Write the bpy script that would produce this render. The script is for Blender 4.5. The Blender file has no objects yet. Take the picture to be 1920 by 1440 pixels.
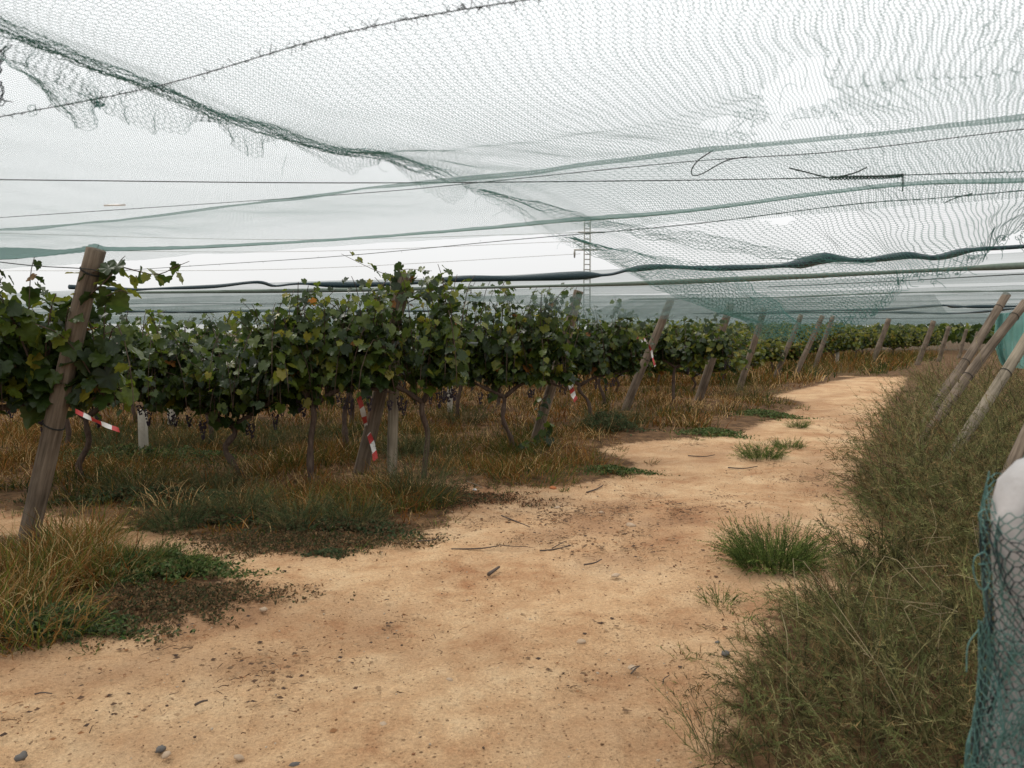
import bpy, math, random
import numpy as np
from mathutils import Vector, Matrix, noise as mnoise

random.seed(7); rng = np.random.default_rng(7)
scene = bpy.context.scene
# ------------------------------------------------------------------ camera, sky, sun, exposure
F = 1480.0; PITCH = math.atan(100.0 / F); EYE = 1.6
cd = bpy.data.cameras.new('camera'); cam = bpy.data.objects.new('camera', cd)
scene.collection.objects.link(cam); scene.camera = cam
cam.location = (0, 0, EYE); cam.rotation_euler = (math.radians(90) - PITCH, 0, 0)
cd.lens = 36 * F / 1920; cd.sensor_width = 36; cd.clip_start = 0.05; cd.clip_end = 3000
cd.dof.use_dof = True; cd.dof.focus_distance = 8.0; cd.dof.aperture_fstop = 5.6

world = bpy.data.worlds.new('World'); scene.world = world; world.use_nodes = True
wt = world.node_tree; wt.nodes.clear()
SUN_EL, SUN_ROT = math.radians(52), math.radians(-50)
def wn(t, **k):
    n = wt.nodes.new(t)
    for a, b in k.items(): setattr(n, a, b)
    return n
sky = wn('ShaderNodeTexSky', sky_type='NISHITA'); sky.sun_disc = False
sky.sun_elevation = SUN_EL; sky.sun_rotation = SUN_ROT
tc = wn('ShaderNodeTexCoord'); sp = wn('ShaderNodeSeparateXYZ'); wt.links.new(tc.outputs['Generated'], sp.inputs[0])
ramp = wn('ShaderNodeValToRGB'); wt.links.new(sp.outputs['Z'], ramp.inputs[0])
ramp.color_ramp.elements[0].position = 0.0; ramp.color_ramp.elements[0].color = (0.84, 0.84, 0.83, 1)
ramp.color_ramp.elements[1].position = 0.42; ramp.color_ramp.elements[1].color = (1.5, 1.5, 1.52, 1)
e = ramp.color_ramp.elements.new(0.15); e.color = (1.02, 1.02, 1.02, 1)
ns = wn('ShaderNodeTexNoise'); ns.inputs['Scale'].default_value = 2.2; ns.inputs['Detail'].default_value = 3
wt.links.new(tc.outputs['Generated'], ns.inputs['Vector'])
mr = wn('ShaderNodeMapRange'); mr.inputs[3].default_value = 9.0; mr.inputs[4].default_value = 10.9
wt.links.new(ns.outputs['Fac'], mr.inputs[0])
sc = wn('ShaderNodeVectorMath', operation='SCALE'); wt.links.new(ramp.outputs[0], sc.inputs[0]); wt.links.new(mr.outputs[0], sc.inputs['Scale'])
mx = wn('ShaderNodeMix', data_type='RGBA'); mx.inputs[0].default_value = 0.96
wt.links.new(sky.outputs[0], mx.inputs[6]); wt.links.new(sc.outputs[0], mx.inputs[7])
bg = wn('ShaderNodeBackground'); bg.inputs[1].default_value = 0.1; wt.links.new(mx.outputs[2], bg.inputs[0])
wo = wn('ShaderNodeOutputWorld'); wt.links.new(bg.outputs[0], wo.inputs[0])

sl = bpy.data.lights.new('sun', 'SUN'); sl.energy = 1.5; sl.angle = math.radians(12); sl.color = (1, 0.95, 0.86)
so = bpy.data.objects.new('sun', sl); scene.collection.objects.link(so)
az = SUN_ROT
dvec = Vector((math.sin(az) * math.cos(SUN_EL), math.cos(az) * math.cos(SUN_EL), math.sin(SUN_EL)))
so.rotation_euler = dvec.to_track_quat('Z', 'Y').to_euler(); so.location = (0, 0, 20)
scene.view_settings.view_transform = 'Standard'; scene.view_settings.look = 'None'
scene.view_settings.exposure = 0; scene.view_settings.gamma = 1; scene.view_settings.use_curve_mapping = False
scene.cycles.transparent_max_bounces = 24; scene.cycles.max_bounces = 7

# ------------------------------------------------------------------ helpers
def ray(px, py):
    u = (px - 960) / F; v = (720 - py) / F
    return np.array([u, math.cos(PITCH) + math.sin(PITCH) * v, -math.sin(PITCH) + math.cos(PITCH) * v])
def at_d(px, py, d):
    r = ray(px, py); r = r * (d / r[1]); return r + np.array([0, 0, EYE])
def at_z(px, py, z):
    r = ray(px, py); r = r * ((z - EYE) / r[2]); return r + np.array([0, 0, EYE])
def G(px, py): return at_z(px, py, 0.0)

COL = scene.collection
def tag(o, label=None, cat=None, group=None, kind=None):
    if label: o['label'] = label
    if cat: o['category'] = cat
    if group: o['group'] = group
    if kind: o['kind'] = kind
    return o
def empty(name, loc=(0, 0, 0), **k):
    o = bpy.data.objects.new(name, None); o.location = loc; o.empty_display_size = 0.1; COL.objects.link(o); tag(o, **k); return o
def mesh_np(name, V, Fc, cols=None, smooth=False, uv=None, attrs=None):
    V = np.asarray(V, dtype=np.float32).reshape(-1, 3); Fc = np.asarray(Fc, dtype=np.int32)
    k = Fc.shape[1]; n = len(Fc)
    me = bpy.data.meshes.new(name)
    me.vertices.add(len(V)); me.vertices.foreach_set('co', V.ravel())
    me.loops.add(n * k); me.loops.foreach_set('vertex_index', Fc.ravel())
    me.polygons.add(n); me.polygons.foreach_set('loop_start', np.arange(n, dtype=np.int32) * k)
    me.polygons.foreach_set('loop_total', np.full(n, k, dtype=np.int32))
    if smooth: me.polygons.foreach_set('use_smooth', np.ones(n, dtype=bool))
    me.update(calc_edges=True)
    if cols is not None:
        a = me.color_attributes.new('col', 'FLOAT_COLOR', 'POINT')
        c4 = np.ones((len(V), 4), dtype=np.float32); c4[:, :3] = cols; a.data.foreach_set('color', c4.ravel())
    if attrs:
        for an, av in attrs.items():
            a = me.attributes.new(an, 'FLOAT', 'POINT'); a.data.foreach_set('value', np.asarray(av, dtype=np.float32))
    if uv is not None:
        l = me.uv_layers.new(name='UVMap'); l.data.foreach_set('uv', np.asarray(uv, dtype=np.float32)[Fc.ravel()].ravel())
    return me
def obj(name, me, mat, parent=None, loc=None, **k):
    if mat is not None and len(me.materials) == 0: me.materials.append(mat)
    o = bpy.data.objects.new(name, me); COL.objects.link(o)
    if parent is not None: o.parent = parent
    if loc is not None: o.location = loc
    tag(o, **k); return o
class Acc:
    def __init__(s): s.V = []; s.F = []; s.C = []; s.n = 0
    def add(s, V, Fc, col=None):
        V = np.asarray(V, dtype=np.float32).reshape(-1, 3); s.V.append(V); s.F.append(np.asarray(Fc, dtype=np.int32) + s.n)
        if col is not None: s.C.append(np.broadcast_to(np.asarray(col, dtype=np.float32), (len(V), 3)))
        s.n += len(V)
    def mesh(s, name, **k):
        return mesh_np(name, np.concatenate(s.V), np.concatenate(s.F), cols=np.concatenate(s.C) if s.C else None, **k)
def spline(pts, n):
    """Catmull-Rom through points, n samples"""
    P = np.asarray(pts, dtype=float)
    if len(P) == 2: return P[0] + (P[1] - P[0]) * np.linspace(0, 1, n)[:, None]
    Q = np.vstack([2 * P[0] - P[1], P, 2 * P[-1] - P[-2]])
    t = np.linspace(0, len(P) - 1 - 1e-6, n); i = t.astype(int); f = (t - i)[:, None]
    a, b, c, d = Q[i], Q[i + 1], Q[i + 2], Q[i + 3]
    return 0.5 * (2 * b + (c - a) * f + (2 * a - 5 * b + 4 * c - d) * f * f + (3 * b - a - 3 * c + d) * f ** 3)
def tube(P, R, sides=8, cap=True):
    """quads tube along P"""
    P = np.asarray(P, dtype=float); n = len(P); R = np.broadcast_to(np.asarray(R, dtype=float), (n,))
    T = np.gradient(P, axis=0); T /= np.linalg.norm(T, axis=1)[:, None] + 1e-9
    ref = np.array([0, 0, 1.0]) if abs(T[:, 2]).mean() < 0.8 else np.array([1.0, 0, 0])
    U = np.cross(T, ref); U /= np.linalg.norm(U, axis=1)[:, None] + 1e-9; W = np.cross(T, U)
    a = np.arange(sides) * 2 * math.pi / sides
    V = P[:, None, :] + R[:, None, None] * (np.cos(a)[None, :, None] * U[:, None, :] + np.sin(a)[None, :, None] * W[:, None, :])
    V = V.reshape(-1, 3); f = []
    for i in range(n - 1):
        for j in range(sides):
            k = (j + 1) % sides; f.append((i * sides + j, i * sides + k, (i + 1) * sides + k, (i + 1) * sides + j))
    if cap:
        m = len(V); V = np.vstack([V, P[0], P[-1]])
        for j in range(sides):
            k = (j + 1) % sides
            f.append((m, k, j, m)); f.append((m + 1, (n - 1) * sides + j, (n - 1) * sides + k, m + 1))
        f = [q if q[0] != q[3] else q for q in f]
    return V, f
def tube_tri(P, R, sides=6):
    V, f = tube(P, R, sides, cap=True); T = []
    for q in f:
        if q[0] == q[3]: T.append(q[:3])
        else: T.append(q[:3]); T.append((q[0], q[2], q[3]))
    return V, np.array(T)
def nz(x, y, z=0.0, s=1.0): return mnoise.noise(Vector((x * s, y * s, z)))
def vnoise(x, y, seed=0):
    """vectorised value noise, -1..1"""
    def h(a, b): 
        v = np.sin(a * 127.1 + b * 311.7 + seed * 74.7) * 43758.5453; return v - np.floor(v)
    x = np.asarray(x, float); y = np.asarray(y, float); xi = np.floor(x); yi = np.floor(y); fx = x - xi; fy = y - yi
    fx = fx * fx * (3 - 2 * fx); fy = fy * fy * (3 - 2 * fy)
    a = h(xi, yi); b = h(xi + 1, yi); c = h(xi, yi + 1); d = h(xi + 1, yi + 1)
    return 2 * (a + (b - a) * fx + (c - a) * fy + (a - b - c + d) * fx * fy) - 1

# ------------------------------------------------------------------ materials
def newmat(name):
    m = bpy.data.materials.new(name); m.use_nodes = True; t = m.node_tree; t.nodes.clear()
    o = t.nodes.new('ShaderNodeOutputMaterial'); return m, t, o
def nd(t, ty, ins=None, **k):
    n = t.nodes.new(ty)
    for a, b in k.items(): setattr(n, a, b)
    if ins:
        for a, b in ins.items():
            if hasattr(b, 'is_output') or isinstance(b, bpy.types.NodeSocket): t.links.new(b, n.inputs[a])
            else: n.inputs[a].default_value = b
    return n
def M(t, op, a, b=None, c=None, clamp=False):
    n = t.nodes.new('ShaderNodeMath'); n.operation = op; n.use_clamp = clamp
    for i, v in enumerate((a, b, c)):
        if v is None: continue
        if isinstance(v, bpy.types.NodeSocket): t.links.new(v, n.inputs[i])
        else: n.inputs[i].default_value = v
    return n.outputs[0]

def plant_mat(name, trans=0.3, rough=0.5, spec=0.3, tmul=2.2):
    m, t, o = newmat(name)
    at = nd(t, 'ShaderNodeAttribute', attribute_name='col')
    geo = nd(t, 'ShaderNodeNewGeometry')
    no = nd(t, 'ShaderNodeTexNoise', {'Scale': 40.0, 'Detail': 2.0})
    v = M(t, 'MULTIPLY_ADD', no.outputs['Fac'], 0.9, 0.55)
    c = nd(t, 'ShaderNodeVectorMath', {0: at.outputs['Color'], 'Scale': v}, operation='SCALE')
    pale = nd(t, 'ShaderNodeMix', {6: c.outputs[0], 7: (0.07, 0.09, 0.035, 1)}, data_type='RGBA')
    t.links.new(M(t, 'MULTIPLY', geo.outputs['Backfacing'], 0.35 if trans > 0.25 else 0.0), pale.inputs[0])
    p = nd(t, 'ShaderNodeBsdfPrincipled', {'Base Color': pale.outputs[2], 'Roughness': rough, 'Specular IOR Level': spec})
    c2 = nd(t, 'ShaderNodeVectorMath', {0: c.outputs[0], 'Scale': tmul}, operation='SCALE')
    tr = nd(t, 'ShaderNodeBsdfTranslucent', {'Color': c2.outputs[0]})
    mx = nd(t, 'ShaderNodeMixShader', {0: trans, 1: p.outputs[0], 2: tr.outputs[0]})
    t.links.new(mx.outputs[0], o.inputs[0]); return m
LEAF = plant_mat('vine_leaf', 0.32, 0.36, 0.26)
GRASS = plant_mat('grass_blade', 0.22, 0.7, 0.05, 1.6)
BRUSH = plant_mat('feathery_stem', 0.15, 0.75, 0.04, 1.4)

def wood_mat(name, c1, c2, sc=1.0):
    m, t, o = newmat(name)
    tc = nd(t, 'ShaderNodeTexCoord')
    mp = nd(t, 'ShaderNodeMapping', {'Vector': tc.outputs['Object']}); mp.inputs['Scale'].default_value = (38 * sc, 38 * sc, 2.2 * sc)
    n1 = nd(t, 'ShaderNodeTexNoise', {'Vector': mp.outputs[0], 'Scale': 1.0, 'Detail': 6.0, 'Roughness': 0.65})
    n2 = nd(t, 'ShaderNodeTexNoise', {'Vector': tc.outputs['Object'], 'Scale': 3.0 * sc, 'Detail': 3.0})
    r = nd(t, 'ShaderNodeValToRGB', {0: M(t, 'MULTIPLY_ADD', n1.outputs['Fac'], 0.65, M(t, 'MULTIPLY', n2.outputs['Fac'], 0.35))})
    r.color_ramp.elements[0].position = 0.34; r.color_ramp.elements[0].color = tuple(x * 0.35 for x in c1) + (1,)
    r.color_ramp.elements[1].position = 0.68; r.color_ramp.elements[1].color = c2 + (1,)
    e = r.color_ramp.elements.new(0.5); e.color = c1 + (1,)
    b = nd(t, 'ShaderNodeBump', {'Height': n1.outputs['Fac'], 'Strength': 0.7, 'Distance': 0.01})
    p = nd(t, 'ShaderNodeBsdfPrincipled', {'Base Color': r.outputs[0], 'Roughness': 0.85, 'Specular IOR Level': 0.2, 'Normal': b.outputs[0]})
    t.links.new(p.outputs[0], o.inputs[0]); return m
WOOD = wood_mat('weathered_wood', (0.135, 0.102, 0.072), (0.24, 0.19, 0.14))
WOODPALE = wood_mat('pale_round_wood', (0.21, 0.175, 0.125), (0.31, 0.265, 0.20))
BARK = wood_mat('vine_bark', (0.075, 0.05, 0.036), (0.13, 0.095, 0.07), 2.5)

def simple(name, col, rough=0.6, spec=0.3, nsc=30, var=0.3, metal=0.0, bump=0.0):
    m, t, o = newmat(name)
    tc = nd(t, 'ShaderNodeTexCoord')
    n = nd(t, 'ShaderNodeTexNoise', {'Vector': tc.outputs['Object'], 'Scale': float(nsc), 'Detail': 4.0})
    v = M(t, 'MULTIPLY_ADD', n.outputs['Fac'], var * 2, 1 - var)
    c = nd(t, 'ShaderNodeVectorMath', {0: col + (1,) if False else col, 'Scale': v}, operation='SCALE')
    p = nd(t, 'ShaderNodeBsdfPrincipled', {'Base Color': c.outputs[0], 'Roughness': rough, 'Specular IOR Level': spec, 'Metallic': metal})
    if bump:
        b = nd(t, 'ShaderNodeBump', {'Height': n.outputs['Fac'], 'Strength': bump, 'Distance': 0.01}); t.links.new(b.outputs[0], p.inputs['Normal'])
    t.links.new(p.outputs[0], o.inputs[0]); return m
THREAD = simple('green_net_thread', (0.055, 0.18, 0.15), 0.6, 0.3, 300, 0.3)
THREADTEAL = simple('teal_net_thread', (0.085, 0.19, 0.168), 0.5, 0.4, 200, 0.3)
THREADDARK = simple('dark_net_thread', (0.02, 0.035, 0.04), 0.6, 0.3, 200, 0.3)
ROPE = simple('dark_rope', (0.025, 0.028, 0.026), 0.8, 0.2, 300, 0.5)
ROLL = simple('rolled_net_dark', (0.014, 0.035, 0.042), 0.55, 0.35, 60, 0.6, bump=0.8)
HEM = simple('net_hem', (0.12, 0.15, 0.12), 0.7, 0.2, 40, 0.4, bump=0.5)
STEEL = simple('galvanised_steel', (0.30, 0.29, 0.25), 0.5, 0.4, 5, 0.3, 0.3)
RED = simple('tape_red', (0.42, 0.045, 0.04), 0.35, 0.5, 20, 0.2)
WHITE = simple('tape_white', (0.62, 0.60, 0.56), 0.35, 0.5, 20, 0.12)
GRAPE = simple('dark_grape', (0.02, 0.010, 0.018), 0.4, 0.4, 30, 0.4)
CONC = simple('pale_concrete', (0.36, 0.33, 0.27), 0.9, 0.2, 30, 0.2, bump=0.5)
SACK = simple('grey_sack', (0.42, 0.40, 0.39), 0.6, 0.3, 14, 0.3, bump=1.0)
STONEP = simple('pale_stone', (0.38, 0.28, 0.19), 0.9, 0.2, 20, 0.25, bump=0.5)
STONEG = simple('grey_stone', (0.10, 0.09, 0.08), 0.8, 0.3, 25, 0.35, bump=0.5)
STONER = simple('clay_brick_stone', (0.36, 0.13, 0.05), 0.9, 0.2, 20, 0.25, bump=0.5)
TWIG = simple('grey_twig', (0.085, 0.065, 0.052), 0.9, 0.15, 40, 0.4)
BLACKP = simple('print_black', (0.03, 0.03, 0.03), 0.5, 0.3, 20, 0.1)

def net_mat(name, pattern, cov, col, pitch=0.011, lw=0.0011, ripple=0.0):
    """see-through netting; coverage grows as the sheet is seen edge-on, as thread thickness makes it do"""
    m, t, o = newmat(name)
    geo = nd(t, 'ShaderNodeNewGeometry')
    dt = nd(t, 'ShaderNodeVectorMath', {0: geo.outputs['Incoming'], 1: geo.outputs['True Normal'] if not pattern else geo.outputs['Normal']}, operation='DOT_PRODUCT')
    cs = M(t, 'MAXIMUM', M(t, 'ABSOLUTE', dt.outputs['Value']), 0.03)
    inv = M(t, 'DIVIDE', 1.0, cs)
    if pattern:
        uv = nd(t, 'ShaderNodeUVMap'); s = nd(t, 'ShaderNodeSeparateXYZ', {0: uv.outputs[0]})
        U, Vv = s.outputs[0], s.outputs[1]
        wob = nd(t, 'ShaderNodeTexNoise', {'Vector': uv.outputs[0], 'Scale': 5.0, 'Detail': 2.0})
        U2 = M(t, 'MULTIPLY_ADD', wob.outputs['Fac'], 0.05, U)
        V2 = M(t, 'MULTIPLY_ADD', wob.outputs['Fac'], -0.04, Vv)
        # zigzag strands along V, offset across U, with short links
        zz = M(t, 'PINGPONG', M(t, 'DIVIDE', V2, pitch * 0.9), 1.0)
        a = M(t, 'DIVIDE', U2, pitch)
        sgn = M(t, 'PINGPONG', M(t, 'FLOOR', a), 1.0)
        x = M(t, 'ABSOLUTE', M(t, 'SUBTRACT', M(t, 'PINGPONG', M(t, 'ADD', a, M(t, 'MULTIPLY', zz, 0.42)), 0.5), 0.0))
        wthr = M(t, 'MULTIPLY', M(t, 'MULTIPLY_ADD', inv, 0.16, 0.75), lw / pitch)
        l1 = M(t, 'LESS_THAN', x, wthr)
        y = M(t, 'PINGPONG', M(t, 'DIVIDE', V2, pitch * 0.9), 0.5)
        l2 = M(t, 'LESS_THAN', y, M(t, 'MULTIPLY', wthr, 0.75))
        mask = M(t, 'MAXIMUM', l1, l2)
        # grazing view: neighbouring threads merge
        gz = M(t, 'SUBTRACT', 1.0, M(t, 'POWER', 1 - cov, inv))
        gz = M(t, 'MULTIPLY', M(t, 'POWER', gz, 2.2), 1.25, clamp=True)
        fac = M(t, 'MAXIMUM', M(t, 'MULTIPLY', mask, 0.55), gz)
    else:
        uv = nd(t, 'ShaderNodeUVMap')
        mp = nd(t, 'ShaderNodeMapping', {'Vector': uv.outputs[0]}); mp.inputs['Scale'].default_value = (0.6, 4.0, 1)
        n = nd(t, 'ShaderNodeTexNoise', {'Vector': mp.outputs[0], 'Scale': 1.3, 'Detail': 5.0, 'Roughness': 0.6})
        cv = M(t, 'MULTIPLY_ADD', n.outputs['Fac'], ripple, 1 - ripple * 0.5)
        fac = M(t, 'SUBTRACT', 1.0, M(t, 'POWER', 1 - cov, M(t, 'MULTIPLY', inv, cv)))
    d = nd(t, 'ShaderNodeBsdfDiffuse', {'Color': col + (1,)})
    tl = nd(t, 'ShaderNodeBsdfTranslucent', {'Color': col + (1,)})
    dm = nd(t, 'ShaderNodeMixShader', {0: 0.5, 1: d.outputs[0], 2: tl.outputs[0]})
    tp = nd(t, 'ShaderNodeBsdfTransparent')
    mx = nd(t, 'ShaderNodeMixShader', {0: fac, 1: tp.outputs[0], 2: dm.outputs[0]})
    t.links.new(mx.outputs[0], o.inputs[0]); return m
NETFINE = net_mat('fine_net_overhead', True, 0.022, (0.15, 0.24, 0.22), lw=0.0015)
NETFAR = net_mat('sheer_net_far', False, 0.042, (0.18, 0.23, 0.22), ripple=0.7)
NETFLAP = net_mat('sheer_net_flap', False, 0.36, (0.165, 0.225, 0.21), ripple=0.6)
NETHEM = net_mat('hem_net_fold', False, 0.26, (0.20, 0.30, 0.28), ripple=0.9)
NETCURT = net_mat('teal_net_curtain', False, 0.72, (0.20, 0.42, 0.37), ripple=0.8)

def ground_mat():
    m, t, o = newmat('sandy_earth')
    tc = nd(t, 'ShaderNodeTexCoord'); P = tc.outputs['Object']
    at = nd(t, 'ShaderNodeAttribute', attribute_name='sand').outputs['Fac']
    big = nd(t, 'ShaderNodeTexNoise', {'Vector': P, 'Scale': 1.1, 'Detail': 6.0, 'Roughness': 0.62})
    mid = nd(t, 'ShaderNodeTexNoise', {'Vector': P, 'Scale': 6.0, 'Detail': 6.0, 'Roughness': 0.65})
    fine = nd(t, 'ShaderNodeTexNoise', {'Vector': P, 'Scale': 55.0, 'Detail': 5.0, 'Roughness': 0.7})
    sp = nd(t, 'ShaderNodeTexNoise', {'Vector': P, 'Scale': 26.0, 'Detail': 3.0, 'Roughness': 0.8})
    f = M(t, 'MULTIPLY_ADD', big.outputs['Fac'], 0.62, M(t, 'MULTIPLY', mid.outputs['Fac'], 0.38))
    r = nd(t, 'ShaderNodeValToRGB', {0: f}); cr = r.color_ramp
    cr.elements[0].position = 0.36; cr.elements[0].color = (0.34, 0.175, 0.085, 1)
    cr.elements[1].position = 0.64; cr.elements[1].color = (0.60, 0.43, 0.255, 1)
    e = cr.elements.new(0.46); e.color = (0.455, 0.280, 0.148, 1)
    e = cr.elements.new(0.54); e.color = (0.53, 0.35, 0.195, 1)
    grit_shade = nd(t, 'ShaderNodeTexNoise', {'Vector': P, 'Scale': 150.0, 'Detail': 3.0, 'Roughness': 0.8})
    vv = M(t, 'MULTIPLY', M(t, 'MULTIPLY_ADD', fine.outputs['Fac'], 1.1, 0.45), M(t, 'MULTIPLY_ADD', grit_shade.outputs['Fac'], 1.0, 0.5))  # grain, its contrast painted into the colour where soft light barely shades the bumps
    sand = nd(t, 'ShaderNodeVectorMath', {0: r.outputs[0], 'Scale': vv}, operation='SCALE')
    # dark crumbs, their colour also standing in for the faint shading of bumps
    v1 = nd(t, 'ShaderNodeTexVoronoi', {'Vector': P, 'Scale': 38.0}); v1r = nd(t, 'ShaderNodeSeparateColor', {0: v1.outputs['Color']})
    spk = M(t, 'LESS_THAN', v1.outputs['Distance'], M(t, 'MULTIPLY', M(t, 'SUBTRACT', v1r.outputs[0], 0.45, clamp=True), M(t, 'MULTIPLY_ADD', mid.outputs['Fac'], 1.3, -0.15)))
    cmask = M(t, 'MAXIMUM', M(t, 'MULTIPLY', M(t, 'SUBTRACT', sp.outputs['Fac'], 0.66, clamp=True), 8.0, clamp=True), spk)
    sand2 = nd(t, 'ShaderNodeMix', {0: M(t, 'MULTIPLY', cmask, 0.7), 6: sand.outputs[0], 7: (0.11, 0.062, 0.032, 1)}, data_type='RGBA')
    r2 = nd(t, 'ShaderNodeValToRGB', {0: mid.outputs['Fac']}); r2.color_ramp.elements[0].position = 0.35; r2.color_ramp.elements[0].color = (0.055, 0.030, 0.015, 1)
    r2.color_ramp.elements[1].position = 0.7; r2.color_ramp.elements[1].color = (0.20, 0.115, 0.055, 1)
    st = nd(t, 'ShaderNodeAttribute', attribute_name='stain').outputs['Fac']
    stf = M(t, 'MULTIPLY', st, M(t, 'MULTIPLY_ADD', mid.outputs['Fac'], 1.6, -0.05), clamp=True)
    sandd = nd(t, 'ShaderNodeMix', {0: M(t, 'MULTIPLY', stf, 0.8), 6: sand2.outputs[2], 7: (0.25, 0.13, 0.068, 1)}, data_type='RGBA')
    soil = nd(t, 'ShaderNodeVectorMath', {0: r2.outputs[0], 'Scale': vv}, operation='SCALE')
    edge = M(t, 'ADD', at, M(t, 'MULTIPLY', M(t, 'SUBTRACT', M(t, 'MULTIPLY_ADD', sp.outputs['Fac'], 0.5, M(t, 'MULTIPLY', mid.outputs['Fac'], 0.5)), 0.5), 1.6))
    ef = nd(t, 'ShaderNodeMapRange', {0: edge, 1: 0.3, 2: 0.7}, interpolation_type='SMOOTHSTEP')
    c = nd(t, 'ShaderNodeMix', {0: ef.outputs[0], 6: soil.outputs[0], 7: sandd.outputs[2]}, data_type='RGBA')
    h = M(t, 'ADD', M(t, 'MULTIPLY', fine.outputs['Fac'], 0.35), M(t, 'ADD', M(t, 'MULTIPLY', sp.outputs['Fac'], 0.6), mid.outputs['Fac']))
    vo = nd(t, 'ShaderNodeTexVoronoi', {'Vector': P, 'Scale': 35.0})
    h = M(t, 'SUBTRACT', h, M(t, 'MULTIPLY', M(t, 'SUBTRACT', 0.22, vo.outputs['Distance'], clamp=True), -1.6))
    b = nd(t, 'ShaderNodeBump', {'Height': h, 'Strength': 1.0, 'Distance': 0.04})
    p = nd(t, 'ShaderNodeBsdfPrincipled', {'Base Color': c.outputs[2], 'Roughness': 0.95, 'Specular IOR Level': 0.1, 'Normal': b.outputs[0]})
    t.links.new(p.outputs[0], o.inputs[0]); return m
GROUND = ground_mat()

# ------------------------------------------------------------------ ground and dirt track
LEFT_EDGE = [(-260, 1330), (0, 1232), (150, 1195), (300, 1160), (420, 1125), (425, 1090), (330, 1045), (215, 1025), (60, 1010), (-300, 985), (-300, 960), (60, 962), (190, 985), (330, 1005),
             (480, 1032), (600, 1045), (720, 1015), (835, 985), (850, 950), (815, 918), (700, 900), (640, 893), (760, 900), (900, 915), (1050, 913), (1170, 888), (1195, 868),
             (1120, 842), (1180, 832), (1290, 822), (1380, 812), (1440, 790), (1510, 755), (1440, 742), (1520, 728), (1560, 716), (1610, 709)]
RIGHT_EDGE = [(1700, 709), (1695, 722), (1672, 745), (1650, 790), (1618, 860), (1600, 930), (1640, 985), (1700, 1020), (1640, 1050), (1560, 1062), (1600, 1105), (1560, 1135),
              (1450, 1150), (1432, 1200), (1400, 1260), (1365, 1330), (1345, 1400), (1360, 1470), (1400, 1700)]
POLY = [tuple(G(*p)[:2]) for p in LEFT_EDGE] + [(9.5, 28.0)] + [tuple(G(*p)[:2]) for p in RIGHT_EDGE] + [(0.75, 0.3), (0.8, -6), (-9, -6), (-4.6, 3.6)]
POLY = np.array(POLY)
def poly_sd(x, y, poly=POLY):
    """signed distance, positive inside"""
    x = np.asarray(x, float); y = np.asarray(y, float); d = np.full(x.shape, 1e9); inside = np.zeros(x.shape, bool)
    n = len(poly)
    for i in range(n):
        ax, ay = poly[i]; bx, by = poly[(i + 1) % n]; ex, ey = bx - ax, by - ay
        tt = np.clip(((x - ax) * ex + (y - ay) * ey) / (ex * ex + ey * ey + 1e-12), 0, 1)
        d = np.minimum(d, np.hypot(x - ax - tt * ex, y - ay - tt * ey))
        c = (ay > y) != (by > y); xi = ax + (y - ay) / (ey if abs(ey) > 1e-12 else 1e-12) * ex
        inside ^= c & (x < xi)
    return np.where(inside, d, -d)
def ground_z(x, y, sd=None):
    z = 0.025 * vnoise(x * 0.6, y * 0.6, 1) + 0.012 * vnoise(x * 2.1, y * 2.1, 2)
    if sd is not None: z = z + np.clip(-sd, 0, 0.5) * 0.10
    return z
ny, nx = 330, 380
ys = -6 + 0 * np.arange(ny); tt = np.linspace(0, 1, ny)
ys = 1.2 * (np.exp(tt * math.log(420)) - 1) * 0.999 + 0.6 - 0.0
ys = np.concatenate([[-8, -4, -1], ys]); ny = len(ys)
ss = np.linspace(-1, 1, nx); ss = 0.75 * ss + 1.1 * ss ** 5
X = ss[None, :] * (np.maximum(ys, 0)[:, None] * 0.95 + 4.0); Y = np.repeat(ys[:, None], nx, 1)
SD = poly_sd(X, Y)
Z = ground_z(X, Y, SD)
near = np.clip(1 - (np.abs(Y) - 5) / 10, 0, 1)
Z += near * 0.010 * vnoise((X * .87 - Y * .49) * 3.5, (X * .49 + Y * .87) * .8, 13)
Z += near * (0.006 * vnoise(X * 9, Y * 9, 3) + 0.004 * vnoise(X * 22, Y * 22, 4))
ridge = np.abs(vnoise((X * 0.87 - Y * 0.49) * 2.2, (X * .49 + Y * .87) * 0.35, 6)); Z -= near * 0.012 * (ridge < 0.18)
Z *= np.clip(1 - (np.abs(Y) - 100) / 200, 0, 1)
CDX = (0.872, -0.490)
sandv = 1 / (1 + np.exp(-SD / 0.10))
stain = np.zeros_like(SD)
for px_, py_, sx_, sy_, am_ in [(930, 945, 1.0, .5, .8), (1240, 975, .9, .7, .9), (1560, 905, .5, 1.3, .8), (1560, 1010, .3, .35, .6), (430, 1150, .8, .35, .9), (1290, 850, .9, .8, .6), (1480, 760, .9, 3, .6), (150, 1250, .7, .22, .7), (860, 900, 1.1, .3, .8), (1200, 1060, .5, .4, .7), (1480, 1150, .4, .35, .5), (1080, 1010, .8, .3, .6), (300, 1020, .8, .25, .6),
                               (750, 1180, .5, .3, .5), (330, 1390, .35, .25, .4), (1150, 1400, .3, .3, .4), (880, 1230, .4, .25, .3), (1380, 1000, .35, .3, .6), (1600, 790, .5, 2, .4)]:
    g_ = G(px_, py_); stain += am_ * np.exp(-((X - g_[0]) / sx_) ** 2 - ((Y - g_[1]) / sy_) ** 2)
lat = X * CDX[0] + Y * CDX[1]; along = X * .49 + Y * .87
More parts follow.
